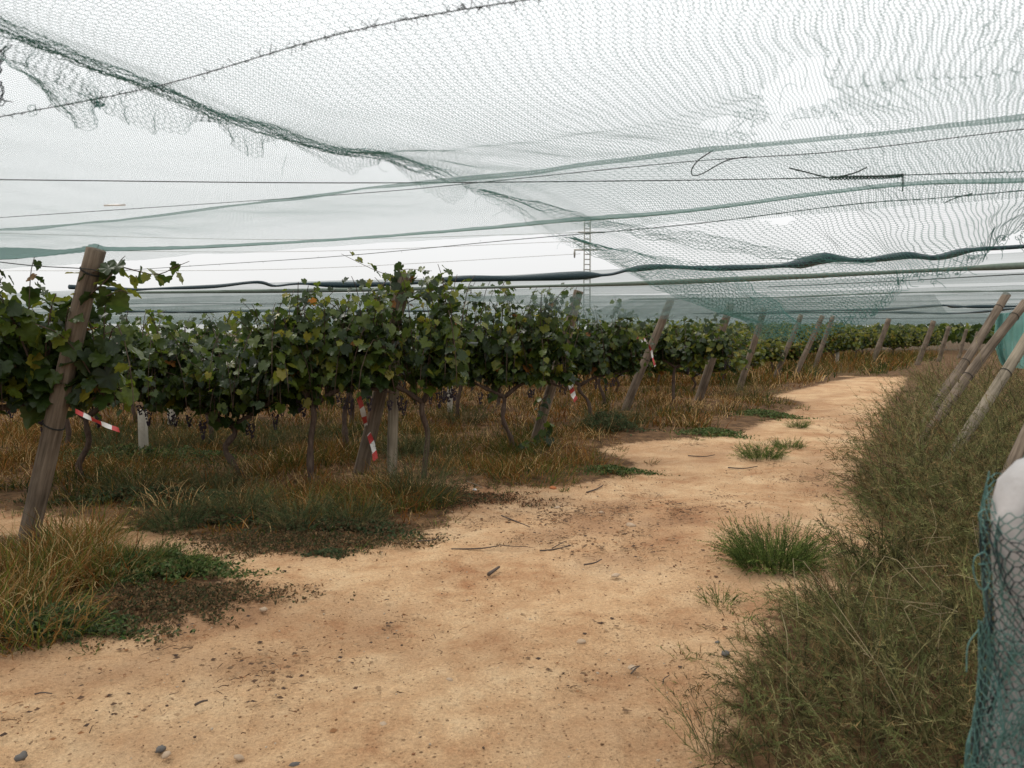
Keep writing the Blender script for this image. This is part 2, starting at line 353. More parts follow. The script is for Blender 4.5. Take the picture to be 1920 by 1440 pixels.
for c_, w_, a_ in ((-2.75 , .20, .5), (-1.35, .22, .55), (-2.2, .10, .25), (-3.3, .12, .3)):
    cc = lat - c_ - .18 * np.sin(along * .5 + c_); stain += a_ * np.exp(-(cc / w_) ** 2) * (.6 + .6 * vnoise(along * 1.3, lat, 23)); Z += -.018 * np.exp(-(cc / (w_ * .8)) ** 2) * near
stain *= 0.75 + .55 * vnoise(X * 4, Y * 4, 17)
stain += .35 * np.clip(1 - SD / .35, 0, 1)
stn = np.clip(stain, 0, 1).ravel()
idx = np.arange(ny * nx).reshape(ny, nx)
Fq = np.stack([idx[:-1, :-1], idx[:-1, 1:], idx[1:, 1:], idx[1:, :-1]], -1).reshape(-1, 4)
VV = np.stack([X, Y, Z], -1).reshape(-1, 3); sv = sandv.ravel()
fin = SD.ravel()[Fq].mean(1) > 0
def sub(name, faces, **k):
    u, inv = np.unique(faces.ravel(), return_inverse=True)
    me = mesh_np(name, VV[u], inv.reshape(faces.shape), smooth=True, attrs={'sand': sv[u], 'stain': stn[u]})
    return obj(name, me, GROUND, kind='structure')
sub('ground', Fq[~fin]); sub('dirt_track', Fq[fin])

# ------------------------------------------------------------------ wooden posts
def post(name, base, top, r0, r1, mat, label, group=None, ties=(), bend=0.02, sides=14, nseg=16, flat=False):
    base = np.array(base, float); top = np.array(top, float)
    root = empty(name, tuple(base), label=label, cat='post', group=group)
    L = np.linalg.norm(top - base); zax = Vector(top - base).normalized(); q = zax.to_track_quat('Z', 'Y')
    ts = np.linspace(0, 1, nseg); ph = random.random() * 6; V = []
    for k, tk in enumerate(ts):
        r = r0 + (r1 - r0) * tk
        for j in range(sides):
            a = 2 * math.pi * j / sides
            rr = r * (1 + 0.06 * nz(math.cos(a) * 1.5 + ph, math.sin(a) * 1.5, tk * 4) + 0.04 * nz(math.cos(a) * 4 + ph, math.sin(a) * 4, tk * 14))
            if j == sides // 3: rr *= 0.90
            V.append((rr * math.cos(a) + bend * math.sin(tk * 4 + ph), rr * math.sin(a) + bend * 0.6 * math.sin(tk * 5 + ph * 2), (tk * L)))
    V += [(bend * math.sin(4 + ph), bend * .6 * math.sin(5 + ph * 2), L + 0.004)]
    f = []
    for i in range(nseg - 1):
        for j in range(sides):
            k2 = (j + 1) % sides; a, b, c, d = i * sides + j, i * sides + k2, (i + 1) * sides + k2, (i + 1) * sides + j
            f += [(a, b, c), (a, c, d)]
    for j in range(sides): f.append((len(V) - 1, (nseg - 1) * sides + j, (nseg - 1) * sides + (j + 1) % sides))
    o = obj('shaft', mesh_np('shaft', V, f, smooth=True), mat, root); o.rotation_mode = 'QUATERNION'; o.rotation_quaternion = q
    for tz in ties:
        a = np.linspace(0, 2 * math.pi, 17); r = (r0 + (r1 - r0) * tz) * 1.08
        bx, by = bend * math.sin(tz * 4 + ph), bend * .6 * math.sin(tz * 5 + ph * 2)
        A = Acc()
        for w_ in range(2):
            A.add(*tube_tri(np.stack([bx + r * np.cos(a), by + r * np.sin(a), tz * L + 0.006 * w_ + 0.012 * np.sin(a)], 1), 0.0025, 4))
        w = obj('wire_tie', A.mesh('wire_tie'), ROPE, root); w.rotation_mode = 'QUATERNION'; w.rotation_quaternion = q
    return root
def ppost(pb, pt, db, dt, r, label, mat=WOOD, ties=(0.5, 0.9), group='leaning end posts of the vine rows', extend=True, **k):
    b = at_d(pb[0], pb[1], db); t_ = at_d(pt[0], pt[1], dt)
    if extend:                                   # run down into the soil
        d = (t_ - b) / (t_[2] - b[2]); b = b + d * (-0.08 - b[2])
    return post('wooden_post', b, t_, r, r * 0.9, mat, label, group, ties, **k)
ppost((45, 1030), (182, 468), 5.85, 5.62, 0.072, 'thick weathered post leaning right at the far left, topped by sagging net', ties=(0.44, 0.93), bend=0.01)
ppost((675, 892), (762, 512), 8.7, 8.45, 0.082, 'split weathered post leaning beside the upright pale pole, tape behind it', bend=0.015)
ppost((735, 892), (741, 520), 8.5, 8.5, 0.06, 'upright pale round pole in front of the vine foliage', WOODPALE, group='upright poles among the vines', bend=0.006, ties=(0.5,))
ppost((1000, 842), (1085, 545), 10.85, 10.6, 0.075, 'leaning reddish post half hidden by the vine with heavy grape arms')
ppost((1170, 776), (1257, 560), 15.2, 14.9, 0.085, 'leaning post with red and white tape tied at its upper half')
ppost((1306, 757), (1372, 568), 17.4, 17.2, 0.095, 'leaning post just right of the rounded dark vine')
ppost((1385, 737), (1433, 577), 20.3, 20.1, 0.085, 'leaning post seen through the low torn net flap')
ppost((1452, 712), (1502, 590), 26.0, 26.0, 0.085, 'first of two close parallel leaning posts beyond the net flap')
ppost((1488, 715), (1541, 592), 25.2, 25.2, 0.085, 'second of two close parallel leaning posts beyond the net flap')
ppost((1525, 695), (1562, 592), 31, 31, 0.09, 'faint leaning post behind the two parallel ones')
ppost((1636, 683), (1666, 598), 38, 38, 0.13, 'leaning post standing alone above the yellowing far vines')
ppost((1718, 693), (1750, 602), 35, 35, 0.12, 'leaning post at the tallest far vine near the track bend')
ppost((1757, 688), (1779, 612), 40, 40, 0.11, 'dim leaning post right of the tallest far vine')
ppost((1793, 686), (1813, 617), 44, 44, 0.10, 'pale thin leaning post far off near the track bend')
ppost((1812, 690), (1833, 622), 46, 46, 0.10, 'farthest thin post, partly behind the slanting right-hand poles')
RG = 'slanting poles on the brushy right side'
ppost((1785, 705), (1850, 618), 17, 17.2, 0.06, 'thin dark slanting pole behind the pale one on the right', group=RG)
ppost((1765, 745), (1890, 552), 13.2, 13.8, 0.075, 'grey slanting pole reaching through the net on the right', WOOD, group=RG)
ppost((1760, 785), (1922, 566), 10.6, 11.2, 0.068, 'reddish-brown slanting pole before the teal net curtain', group=RG)
ppost((1802, 825), (2008, 500), 8.6, 9.2, 0.062, 'pale knotty slanting pole, nearest clear one in the right-hand brush', WOODPALE, group=RG, bend=0.03)
ppost((1888, 900), (2080, 470), 5.6, 6.2, 0.06, 'slanting pole cut off by the right edge above the netted bundle', group=RG)
# small stakes
def stake(px, ytop, d, h0, w, label, mat):
    t_ = at_d(px, ytop, d); root = empty('stake', (t_[0], d, 0), label=label, cat='stake', group='upright stakes in the vine rows')
    A = Acc(); V = []
    for z, s in ((-0.1, 1.0), (t_[2] * 0.5, 0.98), (t_[2] - 0.01, 0.95), (t_[2], 0.8)):
        for cx, cy in ((-1, -1), (1, -1), (1, 1), (-1, 1)): V.append((cx * w / 2 * s, cy * w / 2 * s, z))
    f = [(i * 4 + j, i * 4 + (j + 1) % 4, i * 4 + 4 + (j + 1) % 4, i * 4 + 4 + j) for i in range(3) for j in range(4)] + [(12, 13, 14, 15)]
    obj('shaft', mesh_np('shaft', V, f), mat, root)
stake(267, 768, 9.4, 0, 0.085, 'short pale concrete stake in the grass right of the far left post', CONC)
stake(843, 600, 15.0, 0, 0.10, 'grey stake behind the vine with heavy grape arms', CONC)
stake(1571, 640, 36.0, 0, 0.12, 'thin grey stake among the yellowing far vines', CONC)
stake(318, 655, 13.0, 0, 0.10, 'greyish stake deep in the left-hand foliage', CONC)

# ------------------------------------------------------------------ vines
HALF = [(0.16, -0.15), (0.36, -0.12), (0.45, 0.05), (0.43, 0.17), (0.56, 0.30), (0.50, 0.43), (0.43, 0.50), (0.45, 0.64), (0.30, 0.73), (0.18, 0.79), (0.11, 0.91)]
OUT = np.array([(0.0, 0.02)] + HALF + [(0.0, 1.0)] + [(-x * 1.03, y - 0.01) for x, y in HALF[::-1]])
def leaf_local(v):
    r = np.random.default_rng(100 + v); o = OUT * (1 + r.normal(0, 0.05, OUT.shape))
    z = 0.16 * np.abs(o[:, 0]) + 0.05 * r.normal(size=len(o)) - 0.22 * np.clip(o[:, 1], 0, 1) ** 2
    V = np.vstack([np.column_stack([o, z]), [[0, 0.36, -0.05]]]); n = len(o)
    return V, np.array([(n, i, (i + 1) % n) for i in range(n)])
LL = [leaf_local(i) for i in range(6)]
LEAFCOLS = [(0.017, 0.030, 0.008), (0.025, 0.043, 0.009), (0.040, 0.062, 0.010), (0.064, 0.088, 0.011), (0.115, 0.125, 0.014), (0.17, 0.15, 0.02), (0.20, 0.085, 0.02)]
LEAFMESH = {}
def leaf_mesh(v, c):
    if (v, c) not in LEAFMESH:
        V, f = LL[v]; me = mesh_np('leaf', V, f, cols=np.tile(LEAFCOLS[c], (len(V), 1)), smooth=True); me.materials.append(LEAF); LEAFMESH[(v, c)] = me
    return LEAFMESH[(v, c)]
def frame(n, t):
    n = n / (np.linalg.norm(n) + 1e-9); t = t - n * np.dot(t, n); t /= np.linalg.norm(t) + 1e-9
    return np.column_stack([np.cross(t, n), t, n])
def pickcol(r, h, yel):
    p = np.array([0.22, 0.28, 0.25, 0.14, 0.07, 0.018, 0.006]) * np.array([1, 1, 1, 1 + h, 1 + 6 * yel + h, 1 + 8 * yel, 1 + 2 * yel]); p /= p.sum()
    return int(r.choice(7, p=p))
def shoot_leaves(r, P, size, out, yel, step=0.062, p0=0.0):
    """leaves along a shoot polyline"""
    res = []; seg = np.linalg.norm(np.diff(P, axis=0), axis=1); cum = np.concatenate([[0], np.cumsum(seg)]); L = cum[-1]
    s = p0 * L
    while s < L:
        q = np.array([np.interp(s, cum, P[:, k]) for k in range(3)]); side = r.normal(0, 1, 3); side[2] *= 0.5; side /= np.linalg.norm(side)
        pet = 0.035 + 0.05 * r.random(); pos = q + side * pet
        n = side * 0.55 + np.array([0, 0, 0.75]) + out * 0.5 + r.normal(0, 0.35, 3)
        t = side * 0.6 + np.array([0, 0, -0.75]) + r.normal(0, 0.3, 3)
        k = size * (0.62 + 0.6 * r.random()) * (1 - 0.45 * (s / L) ** 3)
        res.append((pos, frame(n, t), k, int(r.integers(6)), pickcol(r, (s / L) ** 2, yel)))
        s += step * (0.7 + 0.6 * r.random())
    return res
def vine_data(seed, hl=0.9, hr=0.9, fork=0.85, ztop=1.95, nshoot=34, size=0.125, yel=0.0, wide=0.34, droop=0.35, lean=0.0):
    r = np.random.default_rng(seed); trunk = []; leaves = []
    tp = [(lean, r.normal(0, .03), -0.05), (lean * .8 + r.normal(0, .035), r.normal(0, .03), 0.22 * fork / .85), (lean * .4 + r.normal(0, .045), r.normal(0, .03), 0.5 * fork / .85), (r.normal(0, .02), 0, 0.72 * fork / .85), (0, 0, fork)]
    trunk.append((spline(tp, 12), np.linspace(0.036, 0.024, 12) * (1 + 0.12 * r.normal(size=12))))
    arms = []
    for sgn, L in ((-1, hl), (1, hr)):
        if L < 0.1: continue
        ap = [(0, 0, fork - 0.02), (sgn * 0.28 * L, r.normal(0, .03), fork + 0.10 + 0.08 * r.random()), (sgn * 0.6 * L, r.normal(0, .05), fork + 0.19 + r.normal(0, .04)), (sgn * L, r.normal(0, .05), fork + 0.20 + r.normal(0, .05))]
        A = spline(ap, 12); arms.append(A); trunk.append((A, np.linspace(0.030, 0.013, 12) * (1 + 0.15 * r.normal(size=12))))
    shoots = []
    for i in range(nshoot):
        A = arms[int(r.random() < len(arms) and r.integers(len(arms)))]
        q = A[int(r.integers(1, len(A)))].copy(); sy = r.choice([-1, 1]); H = (ztop - q[2]) * (0.45 + 0.6 * r.random())
        w = wide * (0.3 + r.random()); dx = r.normal(0, 0.22)
        hang = r.random() < droop
        P = [q, q + np.array([dx * .3, sy * w * .4, H * 0.55]), q + np.array([dx * .7, sy * w * .8, H * (0.75 if hang else 0.95)]),
             q + np.array([dx * 1.1, sy * w * 1.25, H * (0.35 if hang else 1.1)])]
        if hang: P.append(q + np.array([dx * 1.2, sy * w * 1.35, -0.12 + 0.3 * r.random() * H]))
        P = spline(P, 9); shoots.append(P); out = np.array([0.1 * np.sign(dx), sy * 0.8, 0.1])
        leaves += [l for l in shoot_leaves(r, P, size, out, yel) if l[0][2] > fork + 0.20 or r.random() < droop * .45]
    bunches = []
    for i in range(7):
        A = arms[int(r.integers(len(arms)))]; q = A[int(r.integers(2, len(A)))]
        bunches.append(q + np.array([r.normal(0, .03), r.normal(0, .06), -0.06 - 0.07 * r.random()]))
    return dict(trunk=trunk, shoots=shoots, leaves=leaves, bunches=bunches)
def bake_leaves(name, leaves):
    if not leaves: return None
    V = []; Fc = []; C = []; n = 0; cols = np.array(LEAFCOLS)
    for pos, R, k, v, c in leaves:
        lv, lf = LL[v]; V.append((lv * k) @ R.T + pos); Fc.append(lf + n); C.append(np.broadcast_to(cols[c], (len(lv), 3))); n += len(lv)
    return mesh_np(name, np.concatenate(V), np.concatenate(Fc), cols=np.concatenate(C), smooth=True)
ICO = None
def ico():
    global ICO
    if ICO is None:
        p = (1 + 5 ** .5) / 2; v = np.array([(-1, p, 0), (1, p, 0), (-1, -p, 0), (1, -p, 0), (0, -1, p), (0, 1, p), (0, -1, -p), (0, 1, -p), (p, 0, -1), (p, 0, 1), (-p, 0, -1), (-p, 0, 1)], float)
        v /= np.linalg.norm(v[0]); f = np.array([(0, 11, 5), (0, 5, 1), (0, 1, 7), (0, 7, 10), (0, 10, 11), (1, 5, 9), (5, 11, 4), (11, 10, 2), (10, 7, 6), (7, 1, 8), (3, 9, 4), (3, 4, 2), (3, 2, 6), (3, 6, 8), (3, 8, 9), (4, 9, 5), (2, 4, 11), (6, 2, 10), (8, 6, 7), (9, 8, 1)])
        ICO = (v, f)
    return ICO
def bunch_mesh(seed):
    r = np.random.default_rng(seed); A = Acc(); v, f = ico()
    for k in range(38):
        t = r.random() ** 0.8; rad = 0.038 * (1 - t * 0.8); a = r.random() * 6.28
        A.add(v * 0.009 * (0.85 + .3 * r.random()) + np.array([rad * math.cos(a), rad * math.sin(a), -0.13 * t]), f)
    me = A.mesh('grape_bunch', smooth=True); me.materials.append(GRAPE); return me
BUNCH = [bunch_mesh(s) for s in range(4)]
def wood_parts(d):
    T = Acc(); V, f = tube_tri(*d['trunk'][0], 8); T.add(V, f); B = Acc()
    for P, R in d['trunk'][1:]: B.add(*tube_tri(P, R, 7))
    for P in d['shoots']: B.add(*tube_tri(P, np.linspace(0.006, 0.003, len(P)), 4))
    return T.mesh('trunk', smooth=True), B.mesh('branches', smooth=True)
def near_vine(x, y, label, seed, nleaf=290, extra=None, **k):
    d = vine_data(seed, **k); root = empty('grape_vine', (x, y, 0), label=label, cat='grape vine', group='grape vines of the near rows')
    tm, bm = wood_parts(d); obj('trunk', tm, BARK, root); obj('branches', bm, BARK, root)
    if extra:
        for P in extra:
            P = spline(np.array(P) - np.array([x, y, 0]), 14); obj('shoot', Acc_tube(P, np.linspace(0.006, 0.002, 14)), BARK, root)
            d['leaves'] += shoot_leaves(np.random.default_rng(seed + 5), P, k.get('size', 0.125) * 0.8, np.array([0, -.4, 0.]), 0.8, step=0.055)
    L = sorted(d['leaves'], key=lambda l: l[0][1] - 0.15 * l[0][2])
    for pos, R, s, v, c in L[:nleaf]:
        o = bpy.data.objects.new('leaf', leaf_mesh(v, c)); M4 = np.eye(4); M4[:3, :3] = R * s; M4[:3, 3] = pos
        o.parent = root; COL.objects.link(o); o.matrix_local = Matrix(M4.tolist())
    m = bake_leaves('foliage', L[nleaf:])
    if m: obj('foliage', m, LEAF, root, kind='stuff')
    for i, b in enumerate(d['bunches']):
        o = obj('grape_bunch', BUNCH[i % 4], None, root, loc=tuple(b)); o.scale = (1, 1, 0.8 + 0.1 * i % 3)
    return root
def Acc_tube(P, R, sides=5):
    A = Acc(); A.add(*tube_tri(P, R, sides)); return A.mesh('shoot', smooth=True)

near_vine(-4.25, 5.75, 'big-leaved vine at the far left edge, its shoots over the leaning post', 11, hl=1.3, hr=1.25, ztop=2.0, nshoot=125, size=0.145, wide=0.36, fork=0.9, droop=.45,
          extra=[[at_d(150, 520, 5.6), at_d(215, 500, 5.55), at_d(290, 515, 5.5), at_d(330, 500, 5.5), at_d(355, 490, 5.5)], [at_d(160, 560, 5.6), at_d(205, 520, 5.5), at_d(225, 490, 5.5), at_d(235, 480, 5.5)],
                 [at_d(190, 560, 5.6), at_d(225, 545, 5.5), at_d(240, 550, 5.5)]])
near_vine(-6.2, 8.2, 'vine behind the far left post, mostly hidden by the big-leaved one', 12, ztop=1.76, nshoot=66, size=0.13)
near_vine(-4.40, 8.1, 'thin-trunked vine between the flying tape and the pale concrete stake', 13, ztop=1.72, nshoot=74, size=0.12, fork=0.72)
near_vine(-2.92, 8.2, 'low vine with crooked leaning trunk and foliage hanging to knee height', 14, ztop=1.62, nshoot=80, size=0.12, fork=0.62, lean=0.12, hl=0.8, hr=0.75, droop=.5)
near_vine(-2.02, 7.95, 'tall forked vine left of the split leaning post, shoots up to the net', 15, ztop=1.98, nshoot=84, size=0.12, fork=0.86, hl=0.45, hr=0.85, droop=.3, extra=[[(-1.2, 8.1, 1.8), at_d(700, 560, 8.2), at_d(780, 548, 8.2), at_d(858, 560, 8.2)]])
near_vine(-0.95, 8.35, 'trunkless-looking vine spilling right over the upright pale pole', 16, ztop=2.1, nshoot=36, size=0.125, fork=0.86, hl=0.75, hr=0.35, droop=.3,
          extra=[[(-1.1, 8.4, 1.9), at_d(840, 528, 8.4), at_d(760, 525, 8.4), at_d(700, 505, 8.4), at_d(640, 476, 8.4)], [(-1.1, 8.4, 1.9), at_d(740, 520, 8.4), at_d(760, 505, 8.4), at_d(810, 508, 8.4)]])
near_vine(-0.10, 10.2, 'vine with long dark arms hung with grapes over dry grass', 17, ztop=2.08, nshoot=90, size=0.12, fork=0.76, hl=1.0, hr=0.8, droop=.2, lean=.1)
near_vine(-2.2, 10.5, 'vine in the third row directly behind the upright pale pole', 18, nleaf=200, ztop=1.78, nshoot=56, size=0.12)
near_vine(-4.1, 10.6, 'vine in the third row behind the forked tall one', 19, nleaf=200, ztop=1.72, nshoot=56, size=0.12)
near_vine(-6.0, 10.5, 'vine in the third row behind the thin-trunked one', 20, nleaf=150, ztop=1.72, nshoot=56, size=0.12)
near_vine(1.15, 13.3, 'crooked small vine with a bare trunk beside the hanging lettered tape', 21, nleaf=150, ztop=2.0, nshoot=70, size=0.12, fork=.7, lean=0.15)
near_vine(3.36, 16.2, 'rounded dark vine on a straight trunk forked like a Y', 22, nleaf=150, ztop=1.85, nshoot=90, size=0.13, fork=0.86, hl=1.15, hr=1.15, wide=.42)
near_vine(1.9, 16.3, 'vine behind the post that carries tied tape', 23, nleaf=120, ztop=1.8, nshoot=60, size=0.12, hl=1.0, hr=.5)

PROTO = []
for s in range(6):
    d = vine_data(200 + s, ztop=1.9, nshoot=42, size=0.15, yel=0.15 if s < 4 else 1.3, fork=0.85 if s < 4 else 0.6, hl=0.95, hr=0.95)
    tm, bm = wood_parts(d); PROTO.append((tm, bm, bake_leaves('foliage', d['leaves']), BUNCH[0]))
def far_vine(x, y, p, sc, rz, label, group):
    root = empty('grape_vine', (x, y, 0), label=label, cat='grape vine', group=group); root.rotation_euler = (0, 0, rz); root.scale = (sc[0], sc[0], sc[1])
    tm, bm, fm, bu = PROTO[p]
    obj('trunk', tm, BARK, root); obj('branches', bm, BARK, root); obj('foliage', fm, LEAF, root, kind='stuff')
rows = [(10.5, -7.9), (13.3, -0.9), (16.3, -0.3), (19.6, 4.5), (22.6, 6.1), (25.6, 7.7), (28.6, 9.4), (32, 11.7), (36, 14.6), (40, 17.4), (44, 21.2), (48, 25.0)]
names = {10.5: 'third', 13.3: 'fourth', 16.3: 'fifth', 19.6: 'sixth', 22.6: 'seventh', 25.6: 'eighth', 28.6: 'ninth', 32: 'tenth', 36: 'eleventh', 40: 'twelfth', 44: 'thirteenth', 48: 'fourteenth'}
rr = random.Random(5); ORD = 'zeroth first second third fourth fifth sixth seventh eighth ninth tenth eleventh twelfth thirteenth fourteenth fifteenth sixteenth seventeenth eighteenth'.split()
for (yy, xe) in rows:
    x = xe; first = True; q_ = 1; lim = -0.72 * yy if yy < 24 else (0.0 if yy < 30 else 0.15 * yy)
    while x > lim:
        p = rr.choice([4, 5]) if yy > 19 else rr.choice([0, 1, 2, 3])
        lab = ('yellowing vine at the track end of the %s row' % names[yy]) if first else '%s vine from the track end of the dense %s row' % (ORD[q_], names[yy])
        far_vine(x, yy + rr.uniform(-.15, .15), p, (rr.uniform(.95, 1.12), rr.uniform(.90, 1.0) * (0.88 if yy < 19 else (0.86 if yy < 30 else 1.02))), rr.choice([0, math.pi]) + rr.uniform(-.1, .1), lab, 'grape vines of the %s row' % names[yy])
        x -= 1.75 * rr.uniform(.9, 1.1); first = False; q_ += 1
# vines of the block across the far bend, one mass
A = Acc()
r = np.random.default_rng(3); L = []
for i in range(5200):
    y = r.uniform(52, 66); x = r.uniform(0.1 * y, 0.72 * y); y = round(y / 3.2) * 3.2 + r.normal(0, .3)
    L.append((np.array([x, y, 0.9 + 1.0 * r.random() ** 0.8 + 0.12 * vnoise(x * .5, y)]), frame(r.normal(0, 1, 3) + [0, -.5, .7], r.normal(0, 1, 3)), 0.34, int(r.integers(6)), int(r.integers(0, 5))))
obj('far_vineyard', bake_leaves('far_vineyard', L), LEAF, label='far vine rows merging into one green mass beyond the bend', cat='vineyard', kind='stuff')
# a stray low vine shoot by the reddish post
near = None
def sprout(px, py, d, label, seed, hgt=0.75, n=22):
    b = at_d(px, py, d); b[2] = 0; r = np.random.default_rng(seed); root = empty('vine_sucker', tuple(b), label=label, cat='plant')
    P = spline([(0, 0, 0), (0.05, 0, hgt * .4), (-0.03, 0, hgt * .8), (0.08, 0.02, hgt)], 12); obj('stem', Acc_tube(P, 0.006), BARK, root)
    for pos, R, s, v, c in shoot_leaves(r, P, 0.12, np.array([0, -.6, 0]), 0.0, step=hgt / n):
        o = bpy.data.objects.new('leaf', leaf_mesh(v, c)); M4 = np.eye(4); M4[:3, :3] = R * s; M4[:3, 3] = pos; o.parent = root; COL.objects.link(o); o.matrix_local = Matrix(M4.tolist())
sprout(1015, 840, 10.5, 'leafy vine sucker climbing beside the leaning reddish post', 5)
sprout(985, 858, 9.9, 'small leafy sprout in the dry grass under the reddish post', 6, 0.2, 9)

# ------------------------------------------------------------------ grasses and ground cover
def curve_ribbons(base, dirs, L, W, curl, seg, col, r, jit=0.0):
    """many bent blades at once -> V, F, C.  base (n,3) dirs (n,2) unit, L,W,curl (n)"""
    n = len(base); ts = np.linspace(0, 1, seg + 1)
    th = curl[:, None] * ts[None, :] * 1.3                        # tilt from vertical grows along the blade
    tilt0 = (0.1 + 0.95 * r.random(n))[:, None]
    ang = tilt0 + th; dl = (L / seg)[:, None]
    hx = np.concatenate([np.zeros((n, 1)), np.cumsum(np.sin(ang[:, :-1]) * dl, 1)], 1); hz = np.concatenate([np.zeros((n, 1)), np.cumsum(np.cos(ang[:, :-1]) * dl, 1)], 1)
    C = base[:, None, :] + np.stack([hx * dirs[:, 0:1], hx * dirs[:, 1:2], hz], -1)
    if jit: C[:, 1:, :2] += r.normal(0, jit, (n, seg, 2)) * L[:, None, None]
    fa = r.random(n) * 6.283; side = np.stack([np.cos(fa), np.sin(fa), np.zeros(n)], -1)[:, None, :]
    w = (W[:, None] * (1 - ts[None, :] ** 1.5 * 0.85))[:, :, None] * 0.5
    A = C + side * w; B = C - side * w
    V = np.stack([A, B], 2).reshape(n, -1, 3)                      # 2*(seg+1) per blade
    k = 2 * (seg + 1); f = []
    for s in range(seg): f += [(2 * s, 2 * s + 1, 2 * s + 3), (2 * s, 2 * s + 3, 2 * s + 2)]
    f = np.array(f); Fc = (f[None] + (np.arange(n) * k)[:, None, None]).reshape(-1, 3)
    shade = col[:, None, :] * np.ones((1, k, 1))
    return V.reshape(-1, 3), Fc, shade.reshape(-1, 3), C
GC = np.array([(0.032, 0.048, 0.010), (0.066, 0.062, 0.012), (0.13, 0.080, 0.018), (0.19, 0.088, 0.022), (0.12, 0.042, 0.011), (0.46, 0.31, 0.14), (0.020, 0.034, 0.013)])
def grass_cols(r, x, y, bias=0.0):
    n = len(x); g = 0.5 + 0.6 * vnoise(x * 0.9, y * 0.9, 21) + bias
    u = r.random(n) * 0.6 + g * 0.75 - .08
    ci = np.select([u < .22, u < .42, u < .62, u < .8, u < .96, u < 1.05], [6, 0, 1, 2, 3, 4], 5)
    return GC[ci] * (0.75 + 0.5 * r.random(n))[:, None]
def scatter(r, n, x0, x1, y0, y1, fn):
    x = r.uniform(x0, x1, n); y = r.uniform(y0, y1, n); k = fn(x, y); return x[k], y[k]
def grass_field(name, n_tuft, region, blades, Lr, W, seg, label, seed, sdlim=-0.08, bias=0.0, spread=0.10):
    r = np.random.default_rng(seed)
    x0, x1, y0, y1 = region
    def ok(x, y):
        v = (np.abs(x) < 0.72 * y + 0.6) & (poly_sd(x, y) < sdlim + 0.25 * (r.random(len(x)) - .6) * 0.5)
        dens = 0.5 + 0.6 * vnoise(x * 2.3, y * 2.3, seed) + 0.35
        leftside = x < 0.65 * (y - 5.8) - 3.6 + 2.3
        return v & (r.random(len(x)) < dens) & leftside
    tx, ty = scatter(r, n_tuft, x0, x1, y0, y1, ok); n = len(tx)
    hh = (0.3 + 1.0 * (0.5 + 0.5 * vnoise(tx * 1.9, ty * 1.9, seed + 3))) * np.clip(-poly_sd(tx, ty) / 0.5, 0.35, 1)
    cols = grass_cols(r, tx, ty, bias)
    bx = np.repeat(tx, blades) + r.normal(0, spread, n * blades); by = np.repeat(ty, blades) + r.normal(0, spread, n * blades)
    m = len(bx); ox_, oy_ = bx - np.repeat(tx, blades), by - np.repeat(ty, blades); a = np.arctan2(oy_, ox_) + r.normal(0, .9, m); bc = np.repeat(cols, blades, 0) * (0.7 + 0.6 * r.random(m))[:, None]
    alt = r.random(m) < 0.42; bc[alt] = GC[r.integers(0, 7, alt.sum())]
    L = np.repeat(hh, blades) * r.uniform(Lr[0], Lr[1], m)
    base = np.stack([bx, by, ground_z(bx, by) - 0.01 + 0.03], -1)
    base[:, 2] = ground_z(bx, by) + np.clip(-poly_sd(bx, by), 0, .5) * .1 - 0.02
    V, Fc, C, _ = curve_ribbons(base, np.stack([np.cos(a), np.sin(a)], -1), L * 1.15, np.full(m, W) * (0.5 + .9 * r.random(m)), r.random(m) * 1.8, seg, bc, r, 0.04)
    return obj(name, mesh_np(name, V, Fc, cols=C), GRASS, label=label, cat='grass', kind='stuff')
grass_field('dry_grass', 3600, (-9, 1.5, 4.6, 12.2), 24, (0.09, 0.30), 0.009, 3, 'dry brown and olive grass between the near vine rows', 31)
grass_field('dry_grass', 3600, (-12, 9, 12, 24), 16, (0.12, 0.34), 0.015, 2, 'orange and olive dry grass beneath the middle vine rows', 32, bias=0.15)
grass_field('dry_grass', 3400, (-6, 32, 22, 50), 14, (0.25, 0.75), 0.034, 2, 'yellow-green tall grass below the far vines at the bend', 33, sdlim=-0.2, bias=-0.05, spread=.2)
# coarse long grass at the near left corner post
def tuft_obj(name, label, cat, cx, cy, rad, n, Lr, W, seed, cols, kind=None, curl=1.4, group=None, seg=5):
    r = np.random.default_rng(seed); a = r.random(n) * 6.283; q = rad * np.sqrt(r.random(n)); bx, by = q * np.cos(a), q * np.sin(a) * 1.0
    z = ground_z(bx + cx, by + cy) + np.clip(-poly_sd(bx + cx, by + cy), 0, .5) * .1 - 0.02
    base = np.stack([bx, by, z], -1); d = a + r.normal(0, .8, n)
    V, Fc, C, _ = curve_ribbons(base, np.stack([np.cos(d), np.sin(d)], -1), r.uniform(Lr[0], Lr[1], n), np.full(n, W) * (.6 + .8 * r.random(n)), r.random(n) * curl, seg, np.array(cols)[r.integers(0, len(cols), n)] * (.7 + .6 * r.random(n))[:, None], r, .03)
    return obj(name, mesh_np(name, V, Fc, cols=C), GRASS, loc=(cx, cy, 0), label=label, cat=cat, kind=kind, group=group)
straw = [(0.26, 0.15, 0.05), (0.16, 0.095, 0.03), (0.11, 0.12, 0.02), (0.06, 0.085, 0.02), (0.20, 0.085, 0.025), (0.38, 0.28, 0.13)]
